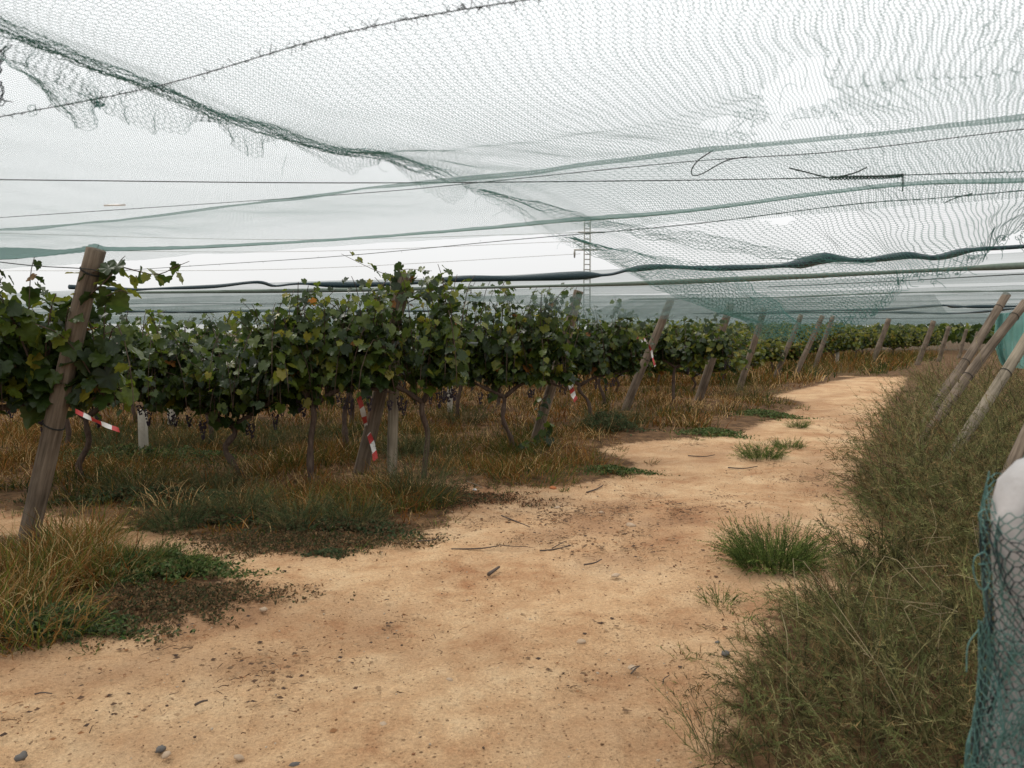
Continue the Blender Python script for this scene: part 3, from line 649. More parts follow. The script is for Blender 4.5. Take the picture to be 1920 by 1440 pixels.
for i, (px, py, rad, n, hi) in enumerate([(30, 1120, .36, 900, .5), (120, 1060, .32, 700, .48), (150, 1010, .25, 380, .45), (-60, 1180, .4, 700, .5), (60, 1190, .28, 500, .36), (200, 1100, .22, 330, .35)]):
    g = G(px, py); tuft_obj('long_grass_tuft', ['straw and green grass clump at the foot of the far left post', 'tall grass clump just right of the far left post foot', 'bright-tipped grass clump behind the far left post foot',
                'grass clump cut by the left edge below the far left post', 'shaggy low grass clump at the front left of the track', 'thin grass clump merging into the round green herb patch'][i], 'grass clump', g[0], g[1], rad, n, (.14, hi * .9), 0.0075, 400 + i, straw, group='long grass clumps at the far left')
for i, (px, py, rad, n, hi) in enumerate([(720, 950, .45, 900, .5), (640, 965, .4, 700, .4), (560, 950, .45, 700, .42), (800, 945, .25, 500, .42), (1000, 900, .5, 700, .3), (880, 885, .5, 700, .35), (1100, 880, .4, 500, .28)]):
    g = G(px, py); tuft_obj('long_grass_tuft', ['tall mixed grass clump at the foot of the pale pole', 'straw grass clump in front of the split leaning post', 'flattened grass clump before the tall forked vine', 'dark weedy clump right of the pale pole',
                'dry grass clump at the track edge under the grape-hung vine', 'dry grass clump between the pale pole and the grape-hung vine', 'low grass clump at the tip of the verge under the reddish post'][i], 'grass clump', g[0], g[1], rad, n, (.08, hi * .72), 0.0075, 420 + i, straw[:5] + [(0.05, 0.075, 0.03)] * (4 if i == 3 else 1), group='grass clumps along the vine verge')
# low green herbs
def herb(name, label, cat, pts, n, hgt, seed, cols, kind=None, lsz=0.016, group=None):
    """patch of small leaves on short stems within an ellipse (px centre -> ground), pts=(px,py,rx,ry)"""
    r = np.random.default_rng(seed); A = Acc(); g = G(pts[0], pts[1]); root = (g[0], g[1], 0)
    a = r.random(n) * 6.283; q = r.random(n) ** .8 * (0.8 + 0.28 * np.sin(a * 3 + seed) + 0.2 * np.sin(a * 7 + seed * 2) + .16 * np.sin(a * 13 + seed)) * r.uniform(.6, 1.55, n); x = q * np.cos(a) * pts[2]; y = q * np.sin(a) * pts[3]
    z = hgt * np.clip(1 - (q ** 2) * .75, .12, 1) * (.45 + .55 * (vnoise(x * 14, y * 14, seed) * .5 + .5)) * r.random(n) ** .5 + ground_z(x + g[0], y + g[1]); z += np.clip(-poly_sd(x + g[0], y + g[1]), 0, .5) * .1
    P = np.stack([x, y, z], -1); s = lsz * (0.5 + r.random(n)); u = r.normal(0, 1, (n, 3)); u /= np.linalg.norm(u, axis=1)[:, None]
    v = np.cross(u, r.normal(0, 1, (n, 3))); v /= np.linalg.norm(v, axis=1)[:, None]
    V = np.stack([P - u * s[:, None], P + v * (s * .45)[:, None], P + u * s[:, None], P - v * (s * .45)[:, None]], 1).reshape(-1, 3)
    Fc = (np.array([[0, 1, 2], [0, 2, 3]])[None] + (np.arange(n) * 4)[:, None, None]).reshape(-1, 3)
    C = np.repeat(np.array(cols)[r.integers(0, len(cols), n)] * (.7 + .6 * r.random(n))[:, None], 4, 0)
    return obj(name, mesh_np(name, V, Fc, cols=C), GRASS, loc=root, label=label, cat=cat, kind=kind, group=group)
HG = [(0.06, 0.10, 0.028), (0.10, 0.14, 0.045), (0.03, 0.05, 0.016), (.14, .12, .05), (.13, .16, .07)]; HD = [(0.05, 0.075, 0.035), (0.075, 0.095, 0.045), (0.035, 0.05, 0.022), (.10, .07, .035)]
herb('green_herb', 'round bright green herb patch at the left track edge', 'herb patch', (295, 1080, .42, .40), 12000, .14, 51, HG)
herb('dry_herb', 'brown withered herb litter around the round bright green patch', 'herb patch', (330, 1130, .60, .42), 9000, .05, 151, [(0.12, .075, .04), (.07, .055, .03), (.18, .11, .055), (.05, .06, .025)], lsz=.012)
herb('dry_herb', 'brown litter along the sand below the dark flat herb patches', 'herb patch', (560, 1020, 1.0, .3), 9000, .04, 152, [(0.12, .075, .04), (.07, .055, .03), (.18, .11, .055), (.05, .06, .025)], lsz=.012)
herb('dry_herb', 'brown litter at the verge right of the pale pole', 'herb patch', (830, 935, .8, .5), 9000, .05, 153, [(0.12, .065, .035), (.07, .05, .03), (.18, .09, .045), (.05, .055, .025)], lsz=.013)
herb('green_herb', 'low grey-green herb patch below the far left grass clumps', 'herb patch', (110, 1180, .42, .25), 7000, .10, 52, HG + HD)
herb('green_herb', 'dark flat herb patch before the tall forked vine', 'herb patch', (440, 985, .8, .24), 8000, .09, 53, HD + HG[:1] + [(.11, .075, .04)] * 2)
herb('green_herb', 'dark herb patch in front of the split leaning post', 'herb patch', (640, 1000, .65, .2), 6000, .08, 54, HD + [(.11, .075, .04)] * 2)
herb('green_herb', 'dusty little herb cushion beside the pale sand left of centre', 'herb patch', (620, 1040, .15, .1), 900, .04, 55, HD)
herb('green_herb', 'dark herb patch in the strip behind the far left post', 'herb patch', (290, 950, .9, .25), 9000, .14, 56, HD)
herb('green_herb', 'dark green herbs between the first two rows near the pale stake', 'herb patch', (260, 870, 1.3, .5), 9000, .22, 57, HD + HG)
herb('green_herb', 'dark weeds at the foot of the post with tied tape', 'herb patch', (1135, 815, .5, .5), 5000, .35, 58, HD, lsz=.02)
herb('green_herb', 'small green weeds at the verge tip beside the sand', 'herb patch', (1155, 885, .4, .18), 2500, .08, 59, HG)
herb('green_herb', 'bright green weed strip on the track left of the small tuft', 'herb patch', (1440, 780, .55, .5), 3500, .12, 60, HG, lsz=.022)
herb('green_herb', 'flat green weeds on the track before the middle posts', 'herb patch', (1340, 815, .5, .35), 2500, .10, 61, HG, lsz=.022)

# bushy little plants with stems and leaflets
def stemmy(r, n, cx, cy, rad, H, twigs, W, cols, lean=(0, 0), seg=5, tw=0.07, curl=0.9, tilt=0.7):
    """n arching stems each with short side twigs -> V,F,C (tri)"""
    a = r.random(n) * 6.283; q = rad * np.sqrt(r.random(n)); bx = cx + q * np.cos(a) * .6; by = cy + q * np.sin(a) * .6
    z = ground_z(bx, by) + np.clip(-poly_sd(bx, by), 0, .5) * .1 - .02
    d = np.stack([np.cos(a), np.sin(a)], -1) * (0.3 + q[:, None] / max(rad, .01)) + np.array(lean) + r.normal(0, .25, (n, 2)); d /= np.linalg.norm(d, axis=1)[:, None] + 1e-6
    L = H * (0.55 + 0.6 * r.random(n)); col = np.array(cols)[r.integers(0, len(cols), n)] * (.5 + 1.0 * r.random(n))[:, None]
    V, Fc, C, P = curve_ribbons(np.stack([bx, by, z], -1), d, L, np.full(n, W), r.random(n) * curl, seg, col, r, .025)
    # twigs
    m = n * twigs; si = np.repeat(np.arange(n), twigs); tt = r.uniform(.18, 1, m) * seg; i0 = np.minimum(tt.astype(int), seg - 1); f = (tt - i0)[:, None]
    p = P[si, i0] * (1 - f) + P[si, i0 + 1] * f; ax = P[si, i0 + 1] - P[si, i0]; ax /= np.linalg.norm(ax, axis=1)[:, None] + 1e-9
    dr = ax * 1.1 + r.normal(0, .55, (m, 3)); dr /= np.linalg.norm(dr, axis=1)[:, None]; l = (tw * (.5 + r.random(m)) * (1.15 - tt / seg * .6))[:, None]
    sd = np.cross(dr, r.normal(0, 1, (m, 3))); sd /= np.linalg.norm(sd, axis=1)[:, None]; w2 = W * .45
    TV = np.stack([p - sd * w2, p + sd * w2, p + dr * l], 1).reshape(-1, 3); TF = np.arange(m * 3).reshape(-1, 3); TC = np.repeat(col[si] * (.8 + .5 * r.random(m))[:, None], 3, 0)
    return np.vstack([V, TV]), np.vstack([Fc, TF + len(V)]), np.vstack([C, TC])
OL = [(0.140, 0.130, 0.050), (0.095, 0.102, 0.038), (0.20, 0.175, 0.080), (0.045, 0.045, 0.020), (0.070, 0.064, 0.026), (0.18, 0.125, 0.055), (0.115, 0.128, 0.046)]
GB = [(0.085, 0.12, 0.030), (0.12, 0.155, 0.040), (0.05, 0.075, 0.022)]
OLD = [(0.20, 0.12, 0.05), (0.12, 0.07, 0.03)]
WEED = [(0.055, 0.075, 0.032), (0.08, 0.095, 0.042), (0.035, 0.045, 0.02), (0.12, 0.10, 0.045)]
def plant(name, label, pc, rad, H, n, ntw, cols, seed, parts=1, leafn=0, **k):
    r = np.random.default_rng(seed); g = G(*pc); root = empty(name, (g[0], g[1], 0), label=label, cat='plant', group='weeds under the vines' if name == 'weed_clump' else 'low plants on the sandy track')
    V, Fc, C = stemmy(r, n, g[0], g[1], rad, H, ntw, 0.0035, cols, **k); V = V - np.array([g[0], g[1], 0]); obj('stems', mesh_np('stems', V, Fc, cols=C), BRUSH, root, kind='stuff')
    return root
plant('green_bush', 'rounded bright green bush standing alone on the sand right of centre', (1450, 1062), .38, .34, 560, 46, GB, 71, tw=.028, curl=.8)
plant('green_bush', 'small sprawling seedling on the sand below the lone green bush', (1350, 1132), .13, .15, 40, 16, GB, 72, tw=.03, curl=1.2)
plant('green_bush', 'fresh green clump in the middle of the track', (1425, 862), .36, .24, 200, 26, GB, 73, tw=.05)
plant('green_bush', 'thin end of the mid-track clump leaning right', (1475, 842), .28, .17, 110, 20, GB, 74, tw=.05)
plant('green_bush', 'tiny round tuft farther up the track', (1497, 803), .20, .18, 110, 16, GB, 75, tw=.05)
plant('spindly_weed', 'spindly pale weed at the bottom edge of the sand', (1340, 1425), .13, .36, 36, 14, OL, 76, tw=.05, curl=.5)
plant('dark_weed', 'small upright dark weeds between lone bush and thicket', (1610, 1070), .16, .26, 60, 24, [(0.05, 0.055, 0.03), (0.09, .06, .035)], 77, tw=.03, curl=.5)
plant('dark_weed', 'reddish-brown weeds below the lone bush beside the thicket', (1570, 1135), .2, .24, 90, 22, [(0.06, 0.055, 0.03), (0.14, .075, .035)], 78, tw=.03, curl=.6)
plant('dead_brush', 'bare brown dead brush at the thicket edge beyond the lone bush', (1660, 925), .35, .42, 200, 14, [(0.20, 0.13, 0.075), (0.14, .08, .045), (.26, .19, .12)], 79, tw=.07, curl=1.1)

for i, (px, py, rad, H, n, lab) in enumerate([(790, 940, .30, .50, 170, 'tall dark green weed beside the upright pale pole'), (1130, 815, .45, .38, 200, 'bushy dark weed left of the post with tied tape'), (1185, 800, .3, .3, 90, 'small weed clump at the foot of the post with tied tape'),
        (345, 850, .5, .34, 200, 'grey-green weed clump right of the pale concrete stake'), (215, 850, .4, .32, 150, 'grey-green weed clump under the flying tape'), (480, 850, .4, .40, 150, 'feathery weed between the crooked and the forked vine trunks'), (560, 835, .5, .42, 180, 'pale green weed behind the tall forked vine trunk'),
        (330, 990, .3, .22, 150, 'low weed clump at the left of the dark herb strip'), (450, 975, .32, .26, 160, 'weed clump in the middle of the dark herb strip'), (560, 995, .3, .22, 150, 'weed clump at the right of the dark herb strip'), (670, 990, .3, .2, 130, 'weed clump at the sand edge below the pale pole'),
        (250, 940, .35, .24, 140, 'weed clump in the strip just right of the far left post'), (400, 930, .35, .26, 140, 'weed clump before the crooked vine trunk'), (870, 800, .5, .32, 150, 'weed clump behind the grape-hung vine'), (760, 860, .35, .35, 130, 'green weed right behind the upright pale pole'),
        (1410, 745, .9, .4, 160, 'bushy weeds at the verge by the middle leaning posts'), (1560, 705, 1.4, .55, 200, 'olive bushy weeds at the verge where the track bends'), (270, 1068, .25, .16, 160, 'leafy stems rising from the round bright green herb patch'), (330, 1078, .22, .13, 120, 'low leafy stems at the tip of the bright herb patch')]):
    plant('weed_clump', lab, (px, py), rad * 1.1, H * 1.3, int(n * 1.5), 26, (GB if 'bright' in lab else WEED) if i < 15 or 'bright' in lab else OL, 700 + i, tw=.04, curl=.9)
# small weeds creeping over the edges of the sand
r = np.random.default_rng(88); A = Acc(); cx_ = r.uniform(-4.5, 8, 9000); cy_ = r.uniform(3.2, 17, 9000); sdd = poly_sd(cx_, cy_)
k_ = (sdd > -.05) & (sdd < .32) & (np.abs(cx_) < .7 * cy_) & (vnoise(cx_ * 2, cy_ * 2, 5) > .0) & (r.random(9000) < .55 - sdd)
for x, y in list(zip(cx_[k_], cy_[k_]))[:420]:
    V, Fc, C = stemmy(r, int(r.integers(5, 14)), x, y, .05 + .06 * r.random(), .05 + .08 * r.random(), 7, .003 + .0004 * y, GB + OLD, seg=3, tw=.02, curl=1.2); A.add(V, Fc, C)
obj('verge_weeds', A.mesh('verge_weeds'), BRUSH, label='tiny weeds and dry sprigs creeping over the edges of the sand', cat='weeds', kind='stuff')
# right-hand thicket
r = np.random.default_rng(91); A = Acc()
RE = np.array([G(*p)[:2] for p in RIGHT_EDGE])
RE = RE[np.argsort(RE[:, 1])]
cnt = 0
cand = []
for i in range(26000):
    y = 2.35 + (26 - 2.35) * r.random() ** 1.7; x = r.uniform(0.4, 0.72 * y + 1.2)
    cand.append((x, y))
cand = np.array(cand); sd = poly_sd(cand[:, 0], cand[:, 1])
rx = np.interp(cand[:, 1], RE[:, 1], RE[:, 0])
keep = (sd < -0.16) & (cand[:, 0] > rx - 0.3) & (cand[:, 0] < rx + 6 + 0.2 * cand[:, 1]) & (cand[:, 1] < 27)
cand = cand[keep]; sd = sd[keep]
# thin out by distance so density is even
acc = []; grid = set()
for (x, y), s in zip(cand, sd):
    cell = 0.165 + 0.02 * y; key = (int(x / cell), int(y / cell))
    if key in grid: continue
    grid.add(key); acc.append((x, y, s))
for (x, y, s) in acc:
    H = min(0.34 + 0.62 * min(-s, 1.2), 1.05) * (0.95 + 0.25 * vnoise(x * 1.3, y * 1.3, 9)) * (1.15 if y > 4.5 else 0.62)
    if x - 0 < 1.0 and y < 2.6: H *= .6
    H = min(H, 0.30 + 0.115 * y, 1.25)
    far = y > 9
    cols = OL if vnoise(x * .7, y * .7, 12) > -0.35 else OL + [(0.15, 0.085, 0.04)] * 2
    V, Fc, C = stemmy(r, 20 if far else (34 if y > 4.5 else 44), x, y, 0.22 + (0.1 if far else 0), H * (1.2), 12 if far else 26, 0.009 if far else (0.0058 if y > 5 else 0.0040), cols, lean=(-.2 - .5 * vnoise(x, y, 44), .5 * vnoise(x, y, 45)), seg=4, tw=0.075 if y > 4.5 else .05, curl=1.5)
    A.add(V, Fc, C); cnt += 1
obj('brush_thicket', A.mesh('brush_thicket'), BRUSH, label='feathery olive brush thicket filling the right side of the track', cat='brush', kind='stuff')
print('thicket clumps', cnt, 'tris', sum(len(f) for f in A.F))
# dry yellow long stalks in the thicket
A = Acc()
for i in range(34):
    py = r.uniform(820, 1430); px = r.uniform(1500, 1830); d = r.uniform(2.8, 7); x = (px - 960) / F * d; y = d
    if poly_sd(np.array([x]), np.array([y]))[0] > -.3: continue
    a = r.uniform(-.6, 1.0); sg_ = r.choice([-1, 1]); P = spline([(x, y, 0.05), (x + sg_ * .08, y + r.normal(0, .1), .25 + .1 * r.random()), (x + sg_ * .25 * r.random(), y + .3 * r.normal(), .40 + .15 * r.random()), (x + sg_ * .3 * r.random(), y + .4 * r.normal(), .38 + .2 * r.random())], 9)
    A.add(*tube_tri(P, 0.0018, 3), (0.30, 0.24, 0.14))
obj('dead_stalks', A.mesh('dead_stalks'), GRASS, label='pale dead stalks scattered through the right-hand brush', cat='dry stalks', kind='stuff')

# ------------------------------------------------------------------ litter, pebbles, stones and sticks
r = np.random.default_rng(61); A = Acc()
def onsand(n, x0, x1, y0, y1, lim=0.0):
    x = r.uniform(x0, x1, n); y = r.uniform(y0, y1, n); k = (poly_sd(x, y) > lim) & (np.abs(x) < .7 * y + .4); return x[k], y[k]
def gzz(x, y): return float(ground_z(np.array([x]), np.array([y]))[0])
v0, f0 = ico()
def pebble(A, x, y, s, col):
    R = r.normal(0, 1, (3, 3)); q, _ = np.linalg.qr(R); V = (v0 * (1 + .25 * r.normal(size=(12, 1)))) @ q * s * np.array([1, 1, .6]); A.add(V + np.array([x, y, gzz(x, y) + s * .2]), f0, col)
xs, yz = onsand(9000, -4, 5, 2.5, 9)
for x, y in zip(xs, yz): pebble(A, x, y, 0.002 + 0.006 * r.random() ** 3, [(0.17, .10, .055), (.34, .22, .13), (.10, .07, .05), (.42, .34, .25), (.25, .13, .07)][r.integers(5)])
obj('pebbles', A.mesh('pebbles', smooth=True), GRASS, label='small pebbles and earth crumbs strewn over the sandy track', cat='pebbles', kind='stuff')
A = Acc(); hot = [(900, 940, 1.0, .6, 260), (1050, 975, 1.0, .5, 330), (1250, 950, 1.0, .8, 330), (1280, 830, 1.2, 1.0, 150), (1550, 900, .6, 1.5, 240), (1000, 1010, .7, .4, 160), (350, 1120, .6, .4, 260), (1230, 1040, .6, .6, 140), (1560, 780, 1.0, 3.0, 160), (700, 1200, 2.0, 1.0, 160), (300, 1250, 1.3, .6, 160), (900, 905, 1.2, .4, 260)]
for px, py, sx, sy, n in hot:
    g = G(px, py)
    cs = [(g[0] + r.normal(0, sx * .5), g[1] + r.normal(0, sy * .5)) for _ in range(max(5, n // 14))]
    for k in range(int(n * 2.2)):
        c_ = cs[int(r.integers(len(cs)))] if r.random() < .7 else (g[0], g[1]); q_ = .09 if c_[0] != g[0] else .5
        x, y = c_[0] + r.normal(0, q_ * (1 if q_ < .4 else sx)), c_[1] + r.normal(0, q_ * (1 if q_ < .4 else sy)); z = gzz(x, y)
        cl = [(0.09, .055, .035), (.15, .095, .055), (.06, .04, .03), (.22, .11, .05), (.28, .19, .11)][r.integers(5)]
        if r.random() < .35:                     # scrap of dry leaf
            m_ = .006 + .012 * r.random(); a = r.random(4) * .8 + np.arange(4) * 1.57; A.add(np.stack([x + m_ * np.cos(a), y + m_ * np.sin(a), z + .004 + .006 * r.random(4)], 1), [(0, 1, 2), (0, 2, 3)], cl)
        else:
            l = 0.004 + 0.028 * r.random() ** 3; a = r.random() * 6.28; w = 0.0008 + 0.0016 * r.random(); dx, dy = l * math.cos(a), l * math.sin(a)
            A.add(*tube_tri([(x - dx, y - dy, z + .002), (x + l * .25 * r.normal(), y + l * .25 * r.normal(), z + .003 + .006 * r.random()), (x + dx, y + dy, z + .002 + .006 * r.random())], w, 3), cl)
obj('plant_litter', A.mesh('plant_litter'), GRASS, label='dark bits of twig and dry leaf strewn across the sand', cat='litter', kind='stuff')
def stone(px, py, s, mat, label, flat=.6, gp='loose stones on the track'):
    g = G(px, py); r2 = np.random.default_rng(int(px * 7 + py)); V = v0.copy(); f = f0.copy()
    # one subdivision
    E = {}; V = list(V); nf = []
    def mid(a, b):
        k = (min(a, b), max(a, b))
        if k not in E: m = (np.array(V[a]) + V[b]); V.append(m / np.linalg.norm(m)); E[k] = len(V) - 1
        return E[k]
    for a, b, c in f:
        ab, bc, ca = mid(a, b), mid(b, c), mid(c, a); nf += [(a, ab, ca), (ab, b, bc), (ca, bc, c), (ab, bc, ca)]
    V = np.array(V) * (1 + .13 * r2.normal(size=(len(V), 1))) * np.array([1.2, .85, flat]) * s
    o = obj('stone', mesh_np('stone', V, nf, smooth=True), mat, loc=(g[0], g[1], gzz(g[0], g[1]) + s * flat * .4), label=label, cat='stone', group=gp); o.rotation_euler = (0, 0, r2.random() * 6)
stone(1090, 1208, .022, STONEP, 'round cream pebble alone in the middle of the track')
stone(302, 1404, .020, STONEG, 'dark bluish stone at the bottom left of the sand')
stone(312, 1415, .018, STONEP, 'pale buff stone touching the dark one at the bottom left')
stone(1360, 1232, .023, STONEG, 'dark grey stone beside the thicket edge')
stone(1345, 1210, .013, STONEG, 'small dark chip above the grey thicket-edge stone')
stone(1183, 988, .035, STONEP, 'white and orange angular stone near the litter')
stone(1037, 918, .035, STONER, 'orange-red brick lump at the verge under the grape-hung vine')
stone(843, 1282, .015, STONEP, 'small pinkish pebble below centre')
stone(718, 1366, .018, STONEP, 'brown flat stone low on the sand left of centre')
stone(448, 1420, .018, STONEP, 'grey-buff stone at the bottom edge')
stone(1185, 1255, .024, STONEP, 'flat buried stone beside a small forked twig', .35)
stone(1045, 952, .026, STONEP, 'pale stone right of the litter patch')
stone(1127, 962, .02, STONEP, 'cream pebble left of the white and orange stone')
stone(1155, 1083, .028, STONEP, 'half buried tan stone right of the wood chip', .35)
stone(40, 1420, .022, STONEG, 'grey stone in the bottom left corner')
stone(553, 1436, .018, STONEG, 'black pebble at the bottom border left of centre')
stone(494, 1144, .022, STONEP, 'grey-white chip left of centre on the sand')
stone(890, 920, .02, WHITE, 'tiny white stone at the verge left of the brick lump')
def stick(pts, rad, label, mat=TWIG, fork=None):
    P = [G(*p) for p in pts]; P = [np.array([p[0], p[1], gzz(p[0], p[1]) + rad + .004]) for p in P]; c = P[0].copy(); A = Acc()
    A.add(*tube_tri(spline(P, 10) - c, np.linspace(rad, rad * .6, 10), 6))
    if fork:
        Q = [G(*p) for p in fork]; Q = [np.array([p[0], p[1], gzz(p[0], p[1]) + rad + .012]) for p in Q]; A.add(*tube_tri(spline(Q, 8) - c, np.linspace(rad * .7, rad * .4, 8), 5))
    obj('stick', A.mesh('stick', smooth=True), mat, loc=tuple(c), label=label, cat='stick', group='dry sticks on the track')
stick([(916, 1082), (936, 1067)], .013, 'stubby grey wood chip lying in the middle of the sand')
stick([(846, 1034), (900, 1033), (935, 1028)], .006, 'long dark stick in the litter left of the wood chip', fork=[(935, 1028), (960, 1031), (990, 1032)])
stick([(1012, 1038), (1040, 1036), (1070, 1029)], .006, 'knotty stick right of the long dark stick', fork=[(1035, 1036), (1050, 1028), (1062, 1022)])
stick([(1095, 1066), (1115, 1062), (1128, 1055)], .006, 'crooked twig between wood chip and tan stone')
stick([(1183, 1268), (1192, 1258), (1200, 1253)], .004, 'small forked twig beside the flat buried stone', fork=[(1183, 1262), (1190, 1258), (1198, 1256)])
stick([(1665, 1011), (1690, 1012), (1720, 1012)], .009, 'black stick poking from the thicket onto the sand')
stick([(65, 1308), (80, 1305), (98, 1307)], .004, 'thin stick on the sand near the left edge')
stick([(366, 1326), (378, 1320), (390, 1318)], .006, 'split twig left of centre near the bottom')
stick([(1290, 855), (1320, 857), (1340, 855)], .008, 'pale stick left of the mid-track green clump')
stick([(1365, 878), (1395, 880), (1420, 877)], .008, 'dark stick below the mid-track green clump')
stick([(1100, 927), (1118, 920), (1130, 912)], .008, 'twig along the verge right of the brick lump')
stick([(866, 890), (872, 905), (890, 912), (905, 918)], .005, 'pale curved twig at the verge under the grape-hung vine', WOODPALE)
stick([(1243, 1288), (1245, 1278), (1255, 1272)], .003, 'curled thin twig low on the right of the sand')
stick([(940, 966), (970, 978), (990, 988)], .006, 'broken twig at the upper litter patch')
stick([(780, 1018), (805, 1016), (822, 1012)], .006, 'grey twig beside the verge herbs')

# ------------------------------------------------------------------ cables, ropes, rolled net
CD = np.array([0.872, -0.490]); WD = np.array([0.490, 0.872])      # along the cables / along the track
def cable(name, pts, rad, mat, label, n=60, fuzz=0.0, cat='cable', sides=5, group='overhead cables holding the netting', rfun=None, sag=0.0):
    P = spline(pts, n); c = P.mean(0)
    if sag: t_ = np.linspace(0, 1, n); P[:, 2] -= sag * 4 * t_ * (1 - t_)
    R = np.full(n, rad) if rfun is None else rfun(np.linspace(0, 1, n)); A = Acc(); A.add(*tube_tri(P - c, R, sides))
    if fuzz:
        r = np.random.default_rng(int(abs(P[0][0]) * 100) + 3)
        for k in range(int(fuzz)):
            i = int(r.integers(1, n - 1)); p = P[i] - c + (P[i + 1] - P[i]) * r.random(); d = r.normal(0, 1, 3); d /= np.linalg.norm(d)
            A.add(*tube_tri([p, p + d * .008, p + d * .012 + r.normal(0, .005, 3)], .0008, 3))
    return obj(name, A.mesh(name, smooth=True), mat, loc=tuple(c), label=label, cat=cat, group=group)
Z2 = lambda px, py, z=2.2: at_z(px, py, z)
cable('cable', [Z2(-250, 262), Z2(0, 219), Z2(300, 160), Z2(640, 63), Z2(1000, -2), Z2(1500, -60)], .0013, ROPE, 'thin fuzzy wire crossing the upper left of the netting', fuzz=260)
cable('cable', [Z2(-300, 336), Z2(0, 337), Z2(640, 343), Z2(1280, 338), Z2(1600, 332), Z2(1700, 328), Z2(1920, 322), Z2(2300, 312)], .0021, ROPE, 'level dark rope running right across above the torn net corner')
cable('cable', [Z2(-300, 428), Z2(0, 408), Z2(640, 365), Z2(870, 345), Z2(1280, 304), Z2(1560, 285), Z2(1920, 242), Z2(2300, 196)], .0015, ROPE, 'cable under the gathered net, rising from middle left to the right edge')
cable('cable', [Z2(215, 508), Z2(370, 498), Z2(640, 480), Z2(960, 450), Z2(1280, 422), Z2(1590, 384), Z2(1750, 372), Z2(1920, 357), Z2(2300, 320)], .0024, ROPE, 'cable from the far left post rising to the right below the net hem', fuzz=60)
cable('cable', [at_d(-60, 484, 5.7), at_d(60, 498, 5.62), at_d(160, 504, 5.55), at_d(200, 512, 5.5)], .0035, ROPE, 'short wire wound round the top of the far left post', n=20)
def knotrope(a, b, label):
    P = spline([at_z(*p, 2.2) for p in a], 60); c = P.mean(0); A = Acc(); t_ = np.linspace(0, 26, 60)
    for ph in (0, 2.1, 4.2):
        Q = P.copy(); Q[:, 2] += .006 * np.sin(t_ * 2 + ph); Q[:, 1] += .006 * np.cos(t_ * 2 + ph); A.add(*tube_tri(Q - c, .0028, 4))
    for l in b: A.add(*tube_tri(spline([at_z(*p, 2.2) for p in l], 14) - c, .0028, 4))
    obj('rope_splice', A.mesh('rope_splice', smooth=True), ROPE, loc=tuple(c), label=label, cat='rope')
knotrope([(1555, 334), (1610, 333), (1660, 332), (1693, 329)], [[(1480, 315), (1520, 325), (1555, 334)], [(1565, 333), (1600, 325), (1625, 314)], [(1693, 329), (1693, 345), (1692, 358)]], 'knotted splice with loose ends on the level rope')
cable('loose_wire', [Z2(1337, 282), Z2(1310, 300), Z2(1297, 318), Z2(1300, 329), Z2(1318, 325), Z2(1360, 302), Z2(1400, 294)], .0022, ROPE, 'thin wire loop curling off the right-hand cable', cat='wire', group='loose wire ends')
cable('loose_wire', [Z2(1772, 380), Z2(1790, 372), Z2(1818, 364), Z2(1822, 363), Z2(1815, 368)], .0025, ROPE, 'short bent wire end on the cable near the right edge', cat='wire', group='loose wire ends')
rollpts = [(130, 538), (235, 543), (300, 541), (400, 537), (480, 529), (515, 536), (560, 532), (640, 534), (760, 531), (860, 523), (960, 522), (1080, 517), (1140, 515), (1180, 506), (1240, 500), (1330, 503), (1440, 500), (1500, 494), (1548, 484), (1620, 488), (1700, 479), (1755, 483), (1820, 469), (1920, 462), (2200, 440)]
def rollr(t):
    return 0.012 + 0.030 * np.clip(0.55 + 0.8 * np.sin(t * 31 + 1) * np.cos(t * 13) + 0.35 * np.sin(t * 71), 0.12, 1.2) * (0.6 + .4 * np.clip((t - .15) * 4, 0, 1))
cable('rolled_net', [Z2(*p) for p in rollpts], 0, ROLL, 'thick dark rolled-up netting tied along a cable above the vines', n=220, cat='rolled net', sides=10, group='rolled netting and hems', rfun=rollr)
hempts = [(200, 549), (480, 546), (700, 543), (960, 538), (1180, 532), (1440, 521), (1680, 510), (1820, 503), (1920, 498), (2200, 485)]
cable('net_hem', [Z2(*p, z=2.12) for p in hempts], 0.028, HEM, 'pale grey-green hem of the next net sheet under the dark roll', n=120, cat='net hem', sides=8, group='rolled netting and hems', rfun=lambda t: 0.016 + 0.012 * np.sin(t * 9) ** 2)
def bandlist(pts, z, rad, mat, label, rf=None): return cable('net_hem', [Z2(*p, z=z) for p in pts], rad, mat, label, n=120, cat='net hem', sides=6, group='rolled netting and hems', rfun=rf)
wav = lambda b: (lambda t: b * (0.45 + 0.5 * np.abs(np.sin(t * 23) * np.cos(t * 9))))
bandlist([(-200, 488), (0, 486), (60, 482), (120, 474), (178, 467), (230, 470), (400, 464), (640, 450), (900, 430), (1060, 416), (1280, 398), (1660, 351), (1920, 341), (2200, 320)], 2.2, .009, HEM, 'tan and green hem along the edge of the overhead net', wav(.006))
bandlist([(1440, 538), (1680, 527), (1920, 514), (2200, 505)], 2.2, .02, ROPE, 'thin dark line of cable below the right-hand hem', lambda t: 0.006 + 0 * t)
bandlist([(1180, 561), (1440, 558), (1680, 549), (1920, 545), (2200, 538)], 2.2, .03, HEM, 'grey hem band over the right-hand poles', wav(.022))
bandlist([(1440, 585), (1560, 582), (1660, 580), (1760, 573), (1800, 575), (1920, 574), (2200, 570)], 2.1, .03, ROLL, 'dark sagging roll crossing just above the slanting poles', wav(.045))
bandlist([(1300, 588), (1560, 586), (1700, 586), (1780, 588), (1860, 583), (1920, 578), (2200, 575)], 2.0, .03, ROLL, 'second thinner dark roll below the first near the right edge', wav(.035))
